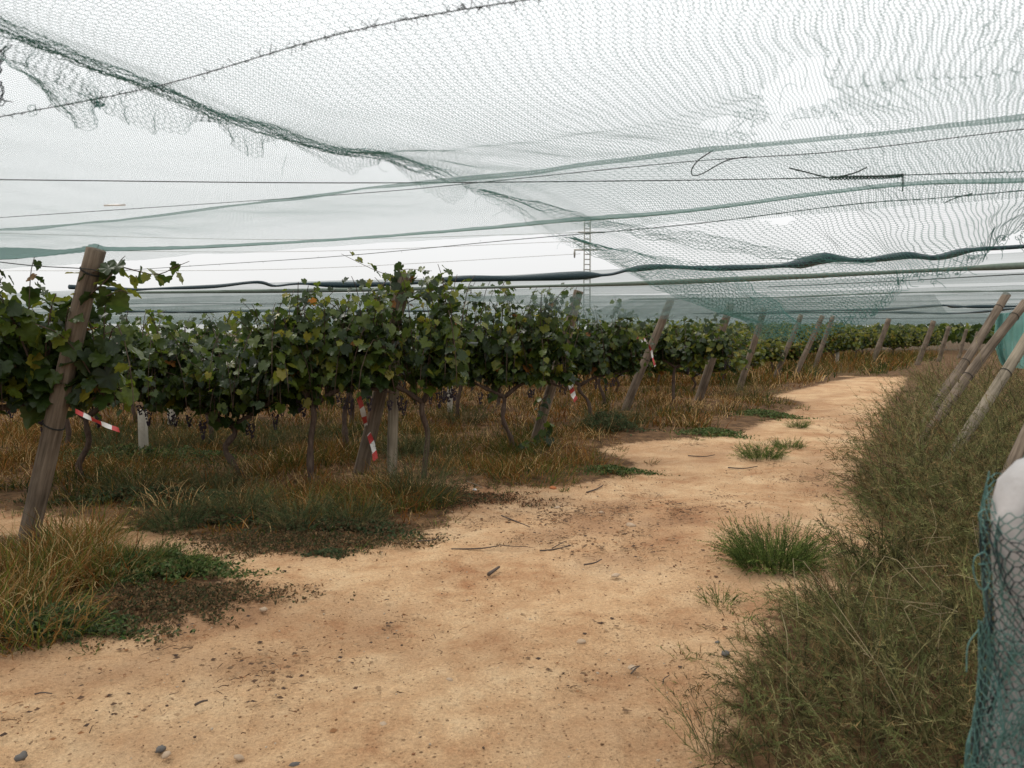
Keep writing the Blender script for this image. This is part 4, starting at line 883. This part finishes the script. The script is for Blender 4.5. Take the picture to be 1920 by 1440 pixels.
bandlist([(1440, 597), (1650, 597), (1860, 596), (2000, 596)], 2.2, .03, ROPE, 'thin dark far cable line above the leaning posts', lambda t: 0.022 + 0 * t)
bandlist([(200, 583), (330, 585), (480, 583), (640, 583), (860, 583)], 2.1, .03, ROLL, 'dark lower roll line above the left-hand vine tops', wav(.05))
bandlist([(200, 569), (480, 570), (800, 570)], 2.2, .03, ROPE, 'thin cable line crossing the teal band at the left', lambda t: 0.008 + 0 * t)

# ------------------------------------------------------------------ netting sheets
def sheet(name, fs, ft, mat, zf, label, s0, s1, t0, t1, ns, nt, **k):
    S = np.linspace(s0, s1, ns) if not callable(fs) else fs(ns); T = np.linspace(t0, t1, nt); SS, TT = np.meshgrid(S, T, indexing='ij')
    X = SS * WD[0] + TT * CD[0]; Y = SS * WD[1] + TT * CD[1]; Zz = zf(SS, TT)
    V = np.stack([X, Y, Zz], -1).reshape(-1, 3); ii = np.arange(ns * nt).reshape(ns, nt)
    Fc = np.stack([ii[:-1, :-1], ii[:-1, 1:], ii[1:, 1:], ii[1:, :-1]], -1).reshape(-1, 4)
    uv = np.stack([TT, SS], -1).reshape(-1, 2)
    return obj(name, mesh_np(name, V, Fc, smooth=True, uv=uv), mat, label=label, cat='netting', **k)
def z_near(S, T):
    """net laid over the cables: falls towards each cable line then lifts behind it"""
    edge1 = 2.66 + 0.03 * np.sin(T * 1.3); edge2 = 3.72 + 0.05 * np.sin(T * .9) - 0.0
    z = np.where(S < edge1, 2.30 - 0.115 * np.clip((S - 0.9) / (edge1 - 0.9), 0, 1) ** 3.0,
        np.where(S < edge1 + .03, 2.185 + 0.025 * (S - edge1) / .03, 2.21 + 0.03 * np.clip((S - edge1) / .6, 0, 1) - 0.035 * np.clip((S - edge1 - .03) / (edge2 - edge1 - .03), 0, 1) ** 2.6))
    z = np.where(S > 3.45, z - 0.085 * ((np.clip(S, 3.45, 3.75) - 3.45) / .3) ** 2, z)
    return z + 0.012 * vnoise(S * 2, T * 1.5, 5) + 0.006 * vnoise(S * 5, T * 5, 6)
sheet('bird_net', None, None, NETFINE, z_near, 'fine pale bird netting stretched overhead up to the green hem', -1.0, 3.75, -7.5, 3.6, 150, 160)
def z_far(S, T):
    u = np.mod(S - 8.3 + 0.25 * np.sin(T * .35), 3.1) / 3.1; z = 2.30 - 0.17 * u ** 1.4 + 0.17 * np.clip((u - .93) / .07, 0, 1)
    return z + 0.02 * vnoise(S * .9, T * .6, 7)
sheet('bird_net', None, None, NETFAR, z_far, 'long receding net roof over the far vine rows, teal where seen edge-on', 8.3, 92, -62, 40, 560, 110)
def patch(name, rows_, mat, label, nu=40, nv=10, amp=0.02, **k):
    """curtain between polylines of 3-D points"""
    C = [spline(rw, nu) for rw in rows_]; C = np.array(C); P = np.stack([spline(C[:, i], nv) for i in range(nu)], 1)
    uu, vv = np.meshgrid(np.arange(nu), np.arange(nv)); P[..., 1] += amp * np.sin(uu * 1.9 + vv * .3) + amp * .6 * vnoise(uu * .4, vv * .5, 3)
    ii = np.arange(nu * nv).reshape(nv, nu); Fc = np.stack([ii[:-1, :-1], ii[:-1, 1:], ii[1:, 1:], ii[1:, :-1]], -1).reshape(-1, 4)
    uv = np.stack([uu * .1, vv * .1], -1).reshape(-1, 2); c = P.reshape(-1, 3).mean(0)
    return obj(name, mesh_np(name, P.reshape(-1, 3) - c, Fc, smooth=True, uv=uv), mat, loc=tuple(c), label=label, cat='netting', **k)
patch('net_flap', [[at_d(860, 556, 9.6), at_d(1100, 552, 9.6), at_d(1300, 556, 9.6), at_d(1460, 560, 9.6)], [at_d(850, 563, 9.7), at_d(960, 569, 9.7), at_d(1040, 582, 9.7), at_d(1110, 600, 9.7), at_d(1190, 594, 9.7), at_d(1320, 589, 9.7), at_d(1480, 584, 9.7)]], NETFLAP,
      'sagging teal net flap veiling the vine tops at the centre')
patch('net_flap', [[at_d(1180, 560, 10.5), at_d(1500, 558, 10.5), at_d(1750, 552, 10.5)], [at_d(1100, 588, 10.4), at_d(1240, 598, 10.4), at_d(1500, 590, 10.4), at_d(1780, 590, 10.4)]], NETFLAP, 'second teal net band drooping over the leaning posts')
patch('net_flap', [[at_d(150, 549, 11.0), at_d(500, 549, 11.0), at_d(900, 549, 11.0)], [at_d(150, 583, 11.0), at_d(500, 585, 11.0), at_d(900, 582, 11.0)]], NETFLAP, 'flat teal net band above the left-hand vine tops')
patch('net_curtain', [[at_d(1868, 588, 14.6), at_d(1900, 585, 14.4), at_d(2060, 565, 14.0)], [at_d(1866, 645, 14.6), at_d(1900, 648, 14.5), at_d(2060, 655, 14.2)], [at_d(1880, 684, 14.6), at_d(1905, 690, 14.5), at_d(2060, 705, 14.2)]], NETCURT,
      'hanging teal net curtain behind the slanting poles at right', amp=.05)
ev = [(-200, 488), (-60, 487), (0, 486), (60, 483), (110, 478), (150, 474), (178, 471), (205, 471), (300, 468), (400, 464), (640, 451), (900, 431), (1060, 416), (1280, 399), (1660, 352), (1920, 342), (2150, 325)]
up = [24, 22, 22, 18, 10, 10, 14, 8, 6, 5, 5, 6, 7, 7, 8, 9, 9]
patch('net_flap', [[Z2(x, y - u_) for (x, y), u_ in zip(ev, up)], [Z2(x, y, 2.195) for x, y in ev]], NETHEM, 'green hem fold along the edge of the overhead net, peaked on the far left post', nu=140, nv=4, amp=.012)
# far side wall of netting beyond the vineyard
patch('net_curtain', [[(-45, 64, 2.35), (0, 64, 2.35), (60, 62, 2.35)], [(-45, 64, 0), (0, 64, 0), (60, 62, 0)]], NETCURT if False else NETFLAP, 'distant net side wall closing the vineyard behind the last rows', nu=60, nv=3, amp=.2)

# hex-knit netting of real threads
def threads(V, E, rad):
    V = np.asarray(V, float); E = np.asarray(E); a = V[E[:, 0]]; b = V[E[:, 1]]; d = b - a; L = np.linalg.norm(d, axis=1); ok = L > 1e-5; a, b, d, L = a[ok], b[ok], d[ok], L[ok]
    d /= L[:, None]; ref = np.where(np.abs(d[:, 2:3]) < .9, np.array([[0, 0, 1.0]]), np.array([[1.0, 0, 0]])); u = np.cross(d, ref); u /= np.linalg.norm(u, axis=1)[:, None]; w = np.cross(d, u)
    rr_ = rad[ok] if hasattr(rad, '__len__') else np.full(len(a), rad); P = []
    for k in range(3):
        an = k * 2.0944; o = (math.cos(an) * u + math.sin(an) * w) * rr_[:, None]; P += [a + o, b + o]
    P = np.stack(P, 1).reshape(-1, 3); f = np.array([(0, 2, 3), (0, 3, 1), (2, 4, 5), (2, 5, 3), (4, 0, 1), (4, 1, 5)])
    return P, (f[None] + (np.arange(len(a)) * 6)[:, None, None]).reshape(-1, 3)
def hexnet(S, ni, nj, rad, zig=0.23, keep=None, seed=0, linkrad=0.6, knots=0.0):
    """S(a,b): arrays in 0..1 -> (...,3).  strands i, steps j"""
    i, j = np.meshgrid(np.arange(ni), np.arange(nj), indexing='ij'); sg = np.where((i + j) % 2 == 0, 1.0, -1.0)
    a = (i + (zig * (1 - .55 * i / ni) if ni > 100 else zig) * sg) / (ni - 1); b = j / (nj - 1) * np.ones_like(a); P = S(np.clip(a, 0, 1), b); ok = np.ones((ni, nj), bool) if keep is None else keep(P, a, b)
    ii = np.arange(ni * nj).reshape(ni, nj)
    e1 = np.stack([ii[:, :-1], ii[:, 1:]], -1)[ok[:, :-1] & ok[:, 1:]]
    m = ((i + j) % 2 == 0)[:-1, :] & ok[:-1, :] & ok[1:, :]; e2 = np.stack([ii[:-1, :], ii[1:, :]], -1)[m]
    E = np.vstack([e1, e2]); R = np.concatenate([np.full(len(e1), rad), np.full(len(e2), rad * linkrad)])
    if ni > 100: R = R * (1 + 1.7 * np.clip(((E[:, 0] % nj) / nj - .35) / .65, 0, 1) ** 1.3)
    return threads(P.reshape(-1, 3), E, R)
def proj(P):
    x, y, z = P[..., 0], P[..., 1], P[..., 2] - EYE; c, s = math.cos(PITCH), math.sin(PITCH); f = y * c - z * s; v = y * s + z * c
    return 960 + F * x / np.maximum(f, .01), 720 - F * v / np.maximum(f, .01)
E1 = np.array([at_z(-420, -120, 2.22), at_z(0, 52, 2.21), at_z(150, 108, 2.2), at_z(290, 163, 2.2), at_z(410, 218, 2.2), at_z(510, 246, 2.2), at_z(640, 284, 2.2), at_z(720, 294, 2.21), at_z(880, 348, 2.2),
               at_d(1000, 412, 3.7), at_d(1140, 490, 3.9), at_d(1240, 542, 3.85), at_d(1330, 580, 3.75), at_d(1400, 604, 3.7), at_d(1425, 632, 3.65)])
E2 = np.array([at_d(1425, 632, 3.65), at_d(1520, 640, 3.55), at_d(1630, 592, 3.45), at_d(1668, 548, 3.4), at_d(1700, 522, 3.35), at_d(1790, 512, 3.25), at_d(1850, 470, 3.15), at_d(1930, 430, 3.05), at_d(2080, 400, 2.95)])
n0 = np.array([at_z(-420, -120, 2.22), np.array([0.0, 0.95, 2.26]), np.array([1.1, 0.85, 2.28]), np.array([2.0, 0.9, 2.26])])
n1 = np.array([np.array([2.0, 0.9, 2.26]), np.array([2.2, 1.7, 2.26]), np.array([2.42, 2.6, 2.2]), at_d(2080, 400, 2.95)])
SA, SB, SC, SD_ = spline(E1, 400), spline(n1, 400), spline(n0, 400), spline(E2, 400)
def arclen(P, n=400):
    L = np.concatenate([[0], np.cumsum(np.linalg.norm(np.diff(P, axis=0), axis=1))]); L /= L[-1]; t = np.linspace(0, 1, n); return np.stack([np.interp(t, L, P[:, k]) for k in range(3)], 1)
SA, SB, SC, SD_ = map(arclen, (SA, SB, SC, SD_))
def samp(C, t):
    x = np.linspace(0, 1, len(C)); return np.stack([np.interp(t, x, C[:, k]) for k in range(3)], -1)
def coarse(a, b):
    # strands gather tightly near the free left edge
    ag = np.where(a < .12, a * .20, .024 + np.clip((a - .12) / .88, 0, 1) ** 1.35 * .976); ag = np.clip(ag, 0, 1)
    w_ = np.clip((b - .42) / .3, 0, 1) * .85; ag = ag * (1 - w_) + a * w_
    A_, B_ = ag[..., None], b[..., None]
    P = (1 - A_) * samp(SA, b) + A_ * samp(SB, b) + (1 - B_) * samp(SC, ag) + B_ * samp(SD_, ag) - ((1 - A_) * (1 - B_) * SA[0] + A_ * (1 - B_) * SC[-1] + (1 - A_) * B_ * SA[-1] + A_ * B_ * SB[-1])
    n1_ = vnoise(a * 9, b * 7, 31); n2_ = vnoise(a * 26, b * 17, 32); n3 = vnoise(a * 60, b * 50, 33)
    wv = (0.022 * n1_ + 0.012 * n2_ + .004 * n3) * np.clip(ag * 3, .15, 1) * (1 + .9 * ag)
    P = P + np.concatenate([CD[0] * wv[..., None], CD[1] * wv[..., None], 0 * A_], -1)
    s = P[..., 0] * WD[0] + P[..., 1] * WD[1]
    dip = .05 * np.sin(np.clip((s - 1.2) / 1.45, 0, 1) * math.pi) ** 2 + .04 * np.sin(np.clip((s - 2.65) / 1.1, 0, 1) * math.pi) ** 2
    inner = np.clip(ag * 8, 0, 1) * np.clip((1 - b) * 6, 0, 1)
    P[..., 2] += -dip * inner * .6 + (.02 * vnoise(a * 6, b * 6, 35) + .008 * n2_) * inner
    return P
def keepc(P, a, b):
    px, py = proj(P); fine = (px > -60) & (px < 1990) & (py > -50) & (P[..., 1] > .9)
    wob = 22 * vnoise(px / 30, py / 30, 8) + 16 * vnoise(px / 10, py / 10, 9)
    h1 = ((px - 1505 + (py - 160) * .5) / (58 + wob)) ** 2 + ((py - 168) / (52 + wob)) ** 2 < 1
    h2 = ((px - 1510) / (118 + wob)) ** 2 + ((py - 242) / (26 + wob * .6)) ** 2 < 1
    h3 = ((px - 1452) / (26 + wob)) ** 2 + ((py - 412) / (9)) ** 2 < 1
    h4 = ((px - 1360) / 40) ** 2 + ((py - 233) / 14) ** 2 < 1
    return fine & ~(h1 | h2 | h3 | h4)
root = empty('torn_net', (0.6, 2.5, 2.2), label='coarse dark green torn net hanging lower, with holes and a gathered ragged edge', cat='netting')
V, Fc = hexnet(coarse, 108, 340, 0.00046, keep=keepc)
V = V - np.array([0.6, 2.5, 2.2]); obj('net_mesh', mesh_np('net_mesh', V, Fc), THREAD, root, kind='stuff'); print('net tris', len(Fc))
# gathered cord along the free edge: twisted strands
A = Acc(); r = np.random.default_rng(8)
for k in range(17):
    t = np.linspace(0, .50 + .3 * r.random() ** 3, 260); P = samp(SA, t).copy(); ph = r.random() * 6; f1 = r.uniform(20, 60); am = .010 + .010 * r.random() + .012 * np.clip((vnoise(t * 24, t * 0 + k * 0, 2)), 0, 1)
    P[:, 2] += am * np.sin(t * f1 + ph) ; P[:, 0] += am * np.cos(t * f1 * 1.1 + ph) * CD[0]; P[:, 1] += am * np.cos(t * f1 + ph) * CD[1]
    P += .0018 * r.normal(size=P.shape)
    A.add(*threads(P, np.stack([np.arange(259), np.arange(1, 260)], 1), .0009))
obj('gathered_edge', mesh_np('gathered_edge', np.concatenate(A.V) - np.array([0.6, 2.5, 2.2]), np.concatenate(A.F)), THREAD, root)
# scalloped flaps drooping under the gathered edge
def flap(top, bot, d_top, ni, nj, label, dz=0.0, bunch=0.5, rad=.0006, part=True, seed=0):
    T_ = spline([at_z(x, y, 2.2) if isinstance(d_top, str) else at_d(x, y, d_top) for x, y in top], 100)
    dd = T_[:, 1]; B0 = np.array(bot, float); B1 = spline(np.column_stack([B0, 0 * B0[:, 0]]), 100)
    B_ = np.array([at_d(B1[i, 0], B1[i, 1], dd[i] * (1 + .0)) for i in range(100)])
    def S(a, b):
        t = samp(T_, a); q = samp(B_, a); s = b[..., None]; P = t * (1 - s) + q * s
        w = .004 * vnoise(a * 14, b * 9, 41 + seed) + .0018 * vnoise(a * 40, b * 20, 42 + seed)
        P[..., 0] += w * CD[0]; P[..., 1] += .03 * np.sin(a * 23 + seed) * b + w; P[..., 2] += .5 * w * (b > .02); return P
    V, Fc = hexnet(S, ni, nj, rad)
    obj('net_scallop', mesh_np('net_scallop', V - np.array([0.6, 2.5, 2.2]), Fc), THREAD, root, label=label)
flap([(-30, 50), (60, 78), (130, 112), (195, 200)], [(-30, 110), (40, 122), (110, 160), (192, 205)], 'z', 26, 22, 'gathered left end of the ragged edge', seed=1)
flap([(-20, 100), (40, 118), (100, 150), (195, 195)], [(70, 150), (105, 190), (155, 247), (195, 200)], 'z', 22, 26, 'pointed droop near the left edge', seed=2)
flap([(150, 112), (230, 145), (300, 172), (400, 222)], [(190, 205), (250, 238), (320, 250), (400, 226)], 'z', 30, 18, 'wide scallop left of the first knot', seed=3)
flap([(405, 222), (440, 230), (480, 240), (515, 250)], [(415, 235), (445, 280), (480, 295), (512, 256)], 'z', 22, 14, 'narrow scallop right of the first knot', seed=4)
flap([(520, 250), (580, 268), (650, 288), (715, 297)], [(530, 258), (600, 300), (660, 325), (712, 302)], 'z', 28, 12, 'shallow scallop before the second knot', seed=5)
flap([(728, 298), (780, 318), (830, 336), (875, 350)], [(735, 305), (785, 350), (850, 382), (880, 354)], 'z', 24, 14, 'loose scallop before the net corner', seed=6)
flap([(890, 352), (960, 388), (1030, 428), (1090, 462)], [(900, 362), (960, 405), (1040, 448), (1092, 470)], 3.9, 30, 8, 'thin ragged fringe after the net corner', seed=7)
# second overlapping fold: the denser right part of the hanging corner
def fold(a, b):
    Tt = spline([at_z(900, 352, 2.2), at_d(1060, 392, 3.4), at_d(1200, 425, 3.4), at_d(1330, 440, 3.4), at_d(1480, 470, 3.3), at_d(1640, 485, 3.2)], 100)
    Bb = spline([at_z(905, 356, 2.2), at_d(1060, 412, 3.4), at_d(1200, 444, 3.4), at_d(1330, 468, 3.4), at_d(1480, 488, 3.3), at_d(1640, 500, 3.2)], 100)
    t = samp(Tt, b); q = samp(Bb, b); P = t * (1 - a[..., None]) + q * a[..., None]; P += (.008 * vnoise(a * 4, b * 30, 3))[..., None]; return P
V, Fc = hexnet(fold, 8, 130, .0010); obj('net_fold', mesh_np('net_fold', V - np.array([0.6, 2.5, 2.2]), Fc), THREAD, root)
def fold2(a, b):
    Tt = spline([at_d(1060, 440, 3.7), at_d(1200, 475, 3.7), at_d(1330, 495, 3.6), at_d(1420, 545, 3.6), at_d(1510, 615, 3.5)], 100)
    Bb = spline([at_d(1080, 460, 3.8), at_d(1230, 538, 3.8), at_d(1320, 576, 3.7), at_d(1395, 606, 3.65), at_d(1430, 640, 3.6)], 100)
    t = samp(Tt, b); q = samp(Bb, b); P = t * (1 - a[..., None]) + q * a[..., None]; P[..., 1] -= .12 * np.sin(a * math.pi); P += (.012 * vnoise(a * 4, b * 20, 3))[..., None]; return P
V, Fc = hexnet(fold2, 15, 100, .0012); obj('net_fold', mesh_np('net_fold', V - np.array([0.6, 2.5, 2.2]), Fc), THREAD, root)
# knots and loose ends
A = Acc(); r = np.random.default_rng(9)
def curl(px, py, d, n=1, s=.04, rad=.0011):
    for k in range(n):
        p = at_d(px, py, d) + r.normal(0, .008, 3); P = [p]; a0 = r.random() * 6.28; da = r.normal(0, .5) + .35
        for q in range(9): a0 += da * r.uniform(.3, 1.6); P.append(P[-1] + s * .22 * np.array([math.cos(a0), .4 * r.normal(), math.sin(a0)]))
        A.add(*threads(spline(P, 24), np.stack([np.arange(23), np.arange(1, 24)], 1), rad))
dz = lambda px, py: at_z(px, py, 2.2)[1]
for px, py, n in [(1385, 215, 5), (1400, 225, 5), (1410, 210, 3), (1545, 98, 3), (1570, 95, 2), (1655, 170, 4), (1640, 190, 3), (1595, 185, 3), (1580, 215, 3), (1500, 165, 2), (1520, 205, 3), (1480, 228, 3), (1430, 222, 3), (1560, 222, 3), (1330, 258, 3), (1400, 250, 2),
                  (1600, 235, 3), (1630, 250, 3), (1860, 40, 2), (1905, 65, 3), (1520, 290, 2), (1630, 300, 2), (1680, 310, 3), (1240, 312, 4), (1860, 320, 2), (1710, 408, 3), (1830, 425, 4), (1445, 425, 1), (410, 215, 6), (425, 222, 5), (722, 292, 6), (715, 296, 5), (180, 185, 5), (160, 170, 4), (540, 285, 2), (90, 165, 4), (60, 205, 2), (880, 350, 5), (910, 370, 3), (950, 395, 3), (1055, 452, 2)]:
    curl(px, py, dz(px, py), max(1, n // 2 + 1), .038, .0006)
for i, px in enumerate(range(1500, 1930, 9)):
    j = np.interp(px, [1500, 1630, 1668, 1700, 1790, 1850, 1930], [632, 588, 548, 523, 512, 470, 430]); dd = np.interp(px, [1500, 1630, 1700, 1790, 1930], [3.55, 3.45, 3.35, 3.25, 3.05]); curl(px, j, dd, 2, .035, .0011)
obj('loose_threads', mesh_np('loose_threads', np.concatenate(A.V) - np.array([0.6, 2.5, 2.2]), np.concatenate(A.F)), THREAD, root)
# blue-dark net end hanging at the top left corner
rootn = empty('net_tangle', tuple(at_d(5, 150, 1.9)), label='dark bluish net tangle hanging at the upper left edge', cat='netting'); c0 = at_d(5, 150, 1.9)
def tang(a, b):
    x = -40 + a * (60 - 22 * np.sin(b * 3.0)); y = 95 + b * 110 + 10 * np.sin(a * 5); sh = x.shape; out = np.zeros(sh + (3,))
    u = (x - 960) / F; v = (720 - y) / F; yy = math.cos(PITCH) + math.sin(PITCH) * v; zz = -math.sin(PITCH) + math.cos(PITCH) * v; dd = 1.9 + .05 * np.sin(a * 9)
    out[..., 0] = u / yy * dd; out[..., 1] = dd; out[..., 2] = EYE + zz / yy * dd; out += (.008 * vnoise(a * 9, b * 9, 3))[..., None]; return out
V, Fc = hexnet(tang, 14, 24, .0012); obj('threads', mesh_np('threads', V - c0, Fc), THREADDARK, rootn)

# ------------------------------------------------------------------ warning tape
def tape(pts, w, label, seg=0.09, sway=(0, 0, 1), mark=None):
    P = spline(pts, 40); L = np.concatenate([[0], np.cumsum(np.linalg.norm(np.diff(P, axis=0), axis=1))]); c = P[0].copy(); root = empty('warning_tape', tuple(c), label=label, cat='tape', group='red and white warning tapes on the end posts')
    V = []; T = np.gradient(P, axis=0); T /= np.linalg.norm(T, axis=1)[:, None]
    for i in range(40):
        s = np.cross(T[i], [0, 1, 0]); s /= np.linalg.norm(s) + 1e-9; tw = .6 * math.sin(i * .25); s = s * math.cos(tw) + np.array([0, 1, 0]) * math.sin(tw)
        V.append(P[i] - c + s * w / 2); V.append(P[i] - c - s * w / 2 + T[i] * w * .5)
    V = np.array(V); Fc = [[], []]
    for i in range(39): Fc[int(L[i] / seg) % 2].append((2 * i, 2 * i + 1, 2 * i + 3, 2 * i + 2))
    for k, nm, mt in ((0, 'red_stripe', RED), (1, 'white_stripe', WHITE)):
        if Fc[k]: obj(nm, mesh_np(nm, V, Fc[k]), mt, root)
    return root
tape([at_d(140, 770, 5.45), at_d(165, 782, 5.4), at_d(195, 796, 5.4), at_d(222, 806, 5.4)], .030, 'tape streaming out right of the far left post', .075)
tape([at_d(672, 742, 8.4), at_d(680, 770, 8.45), at_d(687, 800, 8.6), at_d(699, 835, 8.5), at_d(704, 860, 8.4)], .055, 'tape dangling behind the split leaning post', .12)
tape([at_d(1066, 706, 11.6), at_d(1070, 722, 11.6), at_d(1074, 737, 11.6), at_d(1079, 749, 11.6)], .075, 'short wide tape with a printed mark hanging by the bare vine trunk', .075)
tape([at_d(1194, 636, 14.6), at_d(1204, 633, 14.6), at_d(1212, 642, 14.6), at_d(1221, 657, 14.7), at_d(1224, 672, 14.7), at_d(1228, 686, 14.7)], .038, 'thin tape looped and knotted on the upper half of a leaning post', .14)
tape([at_d(1190, 633, 14.5), at_d(1200, 634, 14.5), at_d(1204, 641, 14.5)], .05, 'small flapping tape end left of the knotted one', .09)
tape([at_d(1337, 676, 19), at_d(1338, 684, 19)], .06, 'scrap of pale tape low behind the rounded dark vine', .05)
# printed mark
tcv = bpy.data.curves.new('printed_mark', 'FONT'); tcv.body = 'S'; tcv.size = .085; tcv.align_x = 'CENTER'; to = bpy.data.objects.new('tmp', tcv); COL.objects.link(to)
bpy.context.view_layer.update(); me = bpy.data.meshes.new_from_object(to.evaluated_get(bpy.context.evaluated_depsgraph_get())); bpy.data.objects.remove(to)
tp = [o for o in COL.objects if o.name.startswith('warning_tape')][2]
m_ = obj('printed_mark', me, BLACKP, tp); m_.location = Vector(at_d(1071, 730, 11.50)) - tp.location; m_.rotation_euler = (math.radians(90), math.radians(18), 0)

# ------------------------------------------------------------------ lattice mast and power lines
D = 60.0; mb = at_d(1100, 620, D); top = at_d(1100, 408, D)[2]; w = .25; root = empty('lattice_mast', (mb[0], D, 0), label='slim steel lattice power mast rising behind the vineyard', cat='mast')
for sx in (-1, 1):
    for sy in (-1, 1):
        A = Acc(); A.add(*tube_tri([(sx * w, sy * w, 0), (sx * w * .85, sy * w * .85, top)], .026, 4)); obj('leg', A.mesh('leg'), STEEL, root)
bar = None
zs = np.arange(.5, top, .38); BA = Acc(); BA.add(*tube_tri([(-w, -w, 0), (w, -w, .0)], .018, 4)); BA.add(*tube_tri([(-w, w, 0), (w, w, .0)], .018, 4)); BA.add(*tube_tri([(-w, -w, 0), (w, w, .0)], .012, 4)); bm_ = BA.mesh('crossbar'); bm_.materials.append(STEEL)
for z in zs: o = obj('crossbar', bm_, None, root, loc=(0, 0, z)); s_ = 1 - .15 * z / top; o.scale = (s_, s_, 1)
for z_, x0, x1 in ((top - 1.1, -.7, 1.3), (top - 2.4, -1.0, .8)):
    A = Acc(); A.add(*tube_tri([(x0, 0, 0), (x1, 0, 0)], .06, 4)); obj('cross_arm', A.mesh('cross_arm'), STEEL, root, loc=(0, 0, z_))
A = Acc(); A.add(*tube_tri([(0, 0, 0), (0, 0, -.25), (0, 0, -.6)], [.05, .09, .05], 6)); obj('insulator', A.mesh('insulator'), STEEL, root, loc=(-.95, 0, top - 2.4))
for k, (a, b, lab) in enumerate([((1088, 476), (-60, 508), 'lowest faint power line running left from the lattice mast'), ((1085, 452), (-60, 466), 'upper faint power line running left from the lattice mast'), ((1090, 436), (-60, 436), 'topmost faint power line running left from the lattice mast')]):
    p, q = at_d(*a, D), at_d(*b, D - 6); mdl = (p + q) / 2; mdl[2] -= .5; cable('power_line', [p, mdl, q], .014, STEEL, lab, n=30, cat='power line', sides=4, group='power lines from the mast')
# pale insulator-like strip seen on the net
cable('net_clip', [at_d(195, 385, 3.4), at_d(235, 384, 3.4)], .004, WHITE, 'small white strip caught on the net at the left', n=4, cat='clip', group='small scraps on the netting')

# ------------------------------------------------------------------ netted bundle at the right edge, very near
bx, by = 0.925, 1.32; root = empty('netted_post', (bx, by, 0), label='pale wrapped post top bound in teal netting at the right edge, very near', cat='wrapped post')
prof = [(0, .09), (.5, .10), (.85, .095), (1.0, .080), (1.1, .084), (1.2, .096), (1.28, .100), (1.34, .088), (1.375, .062), (1.392, .028), (1.398, .006)]
def ring(z): return np.interp(z, [p[0] for p in prof], [p[1] for p in prof])
sd_ = 40; V = []; zz = np.concatenate([np.linspace(0, 1.2, 24), [1.24, 1.28, 1.31, 1.34, 1.36, 1.375, 1.385, 1.392, 1.398]])
for z in zz:
    for j in range(sd_):
        a = 2 * math.pi * j / sd_; rr_ = ring(z) * (1 + .07 * math.sin(a * 5 + z * 3) * (z < 1.3) + .04 * nz(math.cos(a) * 2, math.sin(a) * 2, z * 5)); V.append((rr_ * math.cos(a), rr_ * math.sin(a), z))
Fc = [(i * sd_ + j, i * sd_ + (j + 1) % sd_, (i + 1) * sd_ + (j + 1) % sd_, (i + 1) * sd_ + j) for i in range(len(zz) - 1) for j in range(sd_)]
obj('grey_cover', mesh_np('grey_cover', V, Fc, smooth=True), SACK, root)
def wrapnet(seed, z0, z1, mul, tw, off=0.0):
    def S(a, b):
        z = z0 + (z1 - z0) * b; an = a * 2 * math.pi + tw * b + (.35 * vnoise(a * 6, b * 6, seed) + .12 * vnoise(a * 22, b * 26, seed + 4)) + .10 * np.sin(a * 2 * math.pi * 9 + 2 * np.sin(b * 7)); R = (ring(z) * mul + .003 + off * .5 + .007 * (0.5 + .5 * vnoise(a * 10, b * 12, seed + 1)) + .006 * np.abs(np.sin(a * 19 + b * 3)))
        zz_ = z + .03 * vnoise(a * 8, b * 4, seed + 2) + .012 * vnoise(a * 30, b * 30, seed + 6) + .02 * np.sin(a * 12); return np.stack([R * np.cos(an), R * np.sin(an), zz_], -1)
    return S
V, Fc = hexnet(wrapnet(1, 0.1, 1.33, 1.02, .8), 76, 130, .0011, zig=.3, linkrad=.9); obj('teal_netting', mesh_np('teal_netting', V, Fc), THREADTEAL, root)
V, Fc = hexnet(wrapnet(5, 0.1, 1.25, 1.03, -1.1, .003), 60, 110, .0012, zig=.3, linkrad=.9); obj('dark_netting', mesh_np('dark_netting', V, Fc), THREADDARK, root)
V, Fc = hexnet(wrapnet(9, 0.1, 1.08, 1.10, .3, .006), 84, 110, .0011, zig=.3, linkrad=.9); obj('teal_netting', mesh_np('teal_netting', V, Fc), THREADTEAL, root)
A = Acc()
for pts in ([(1846, 1035), (1828, 1045), (1825, 1070), (1835, 1100), (1848, 1105), (1856, 1085), (1850, 1060), (1835, 1058)], [(1846, 955), (1835, 965), (1842, 985), (1850, 990)], [(1835, 1180), (1815, 1210), (1812, 1260)]):
    P = spline([at_d(x, y, 1.30) for x, y in pts], 30) - np.array([bx, by, 0]); A.add(*tube_tri(P, .0013, 4))
obj('loose_loop', A.mesh('loose_loop'), THREADTEAL, root)

tris = sum(len(o.data.polygons) * (2 if len(o.data.polygons) and len(o.data.polygons[0].vertices) == 4 else 1) for o in COL.objects if o.type == 'MESH')
print('objects', len(COL.objects), 'tris incl instances', tris)
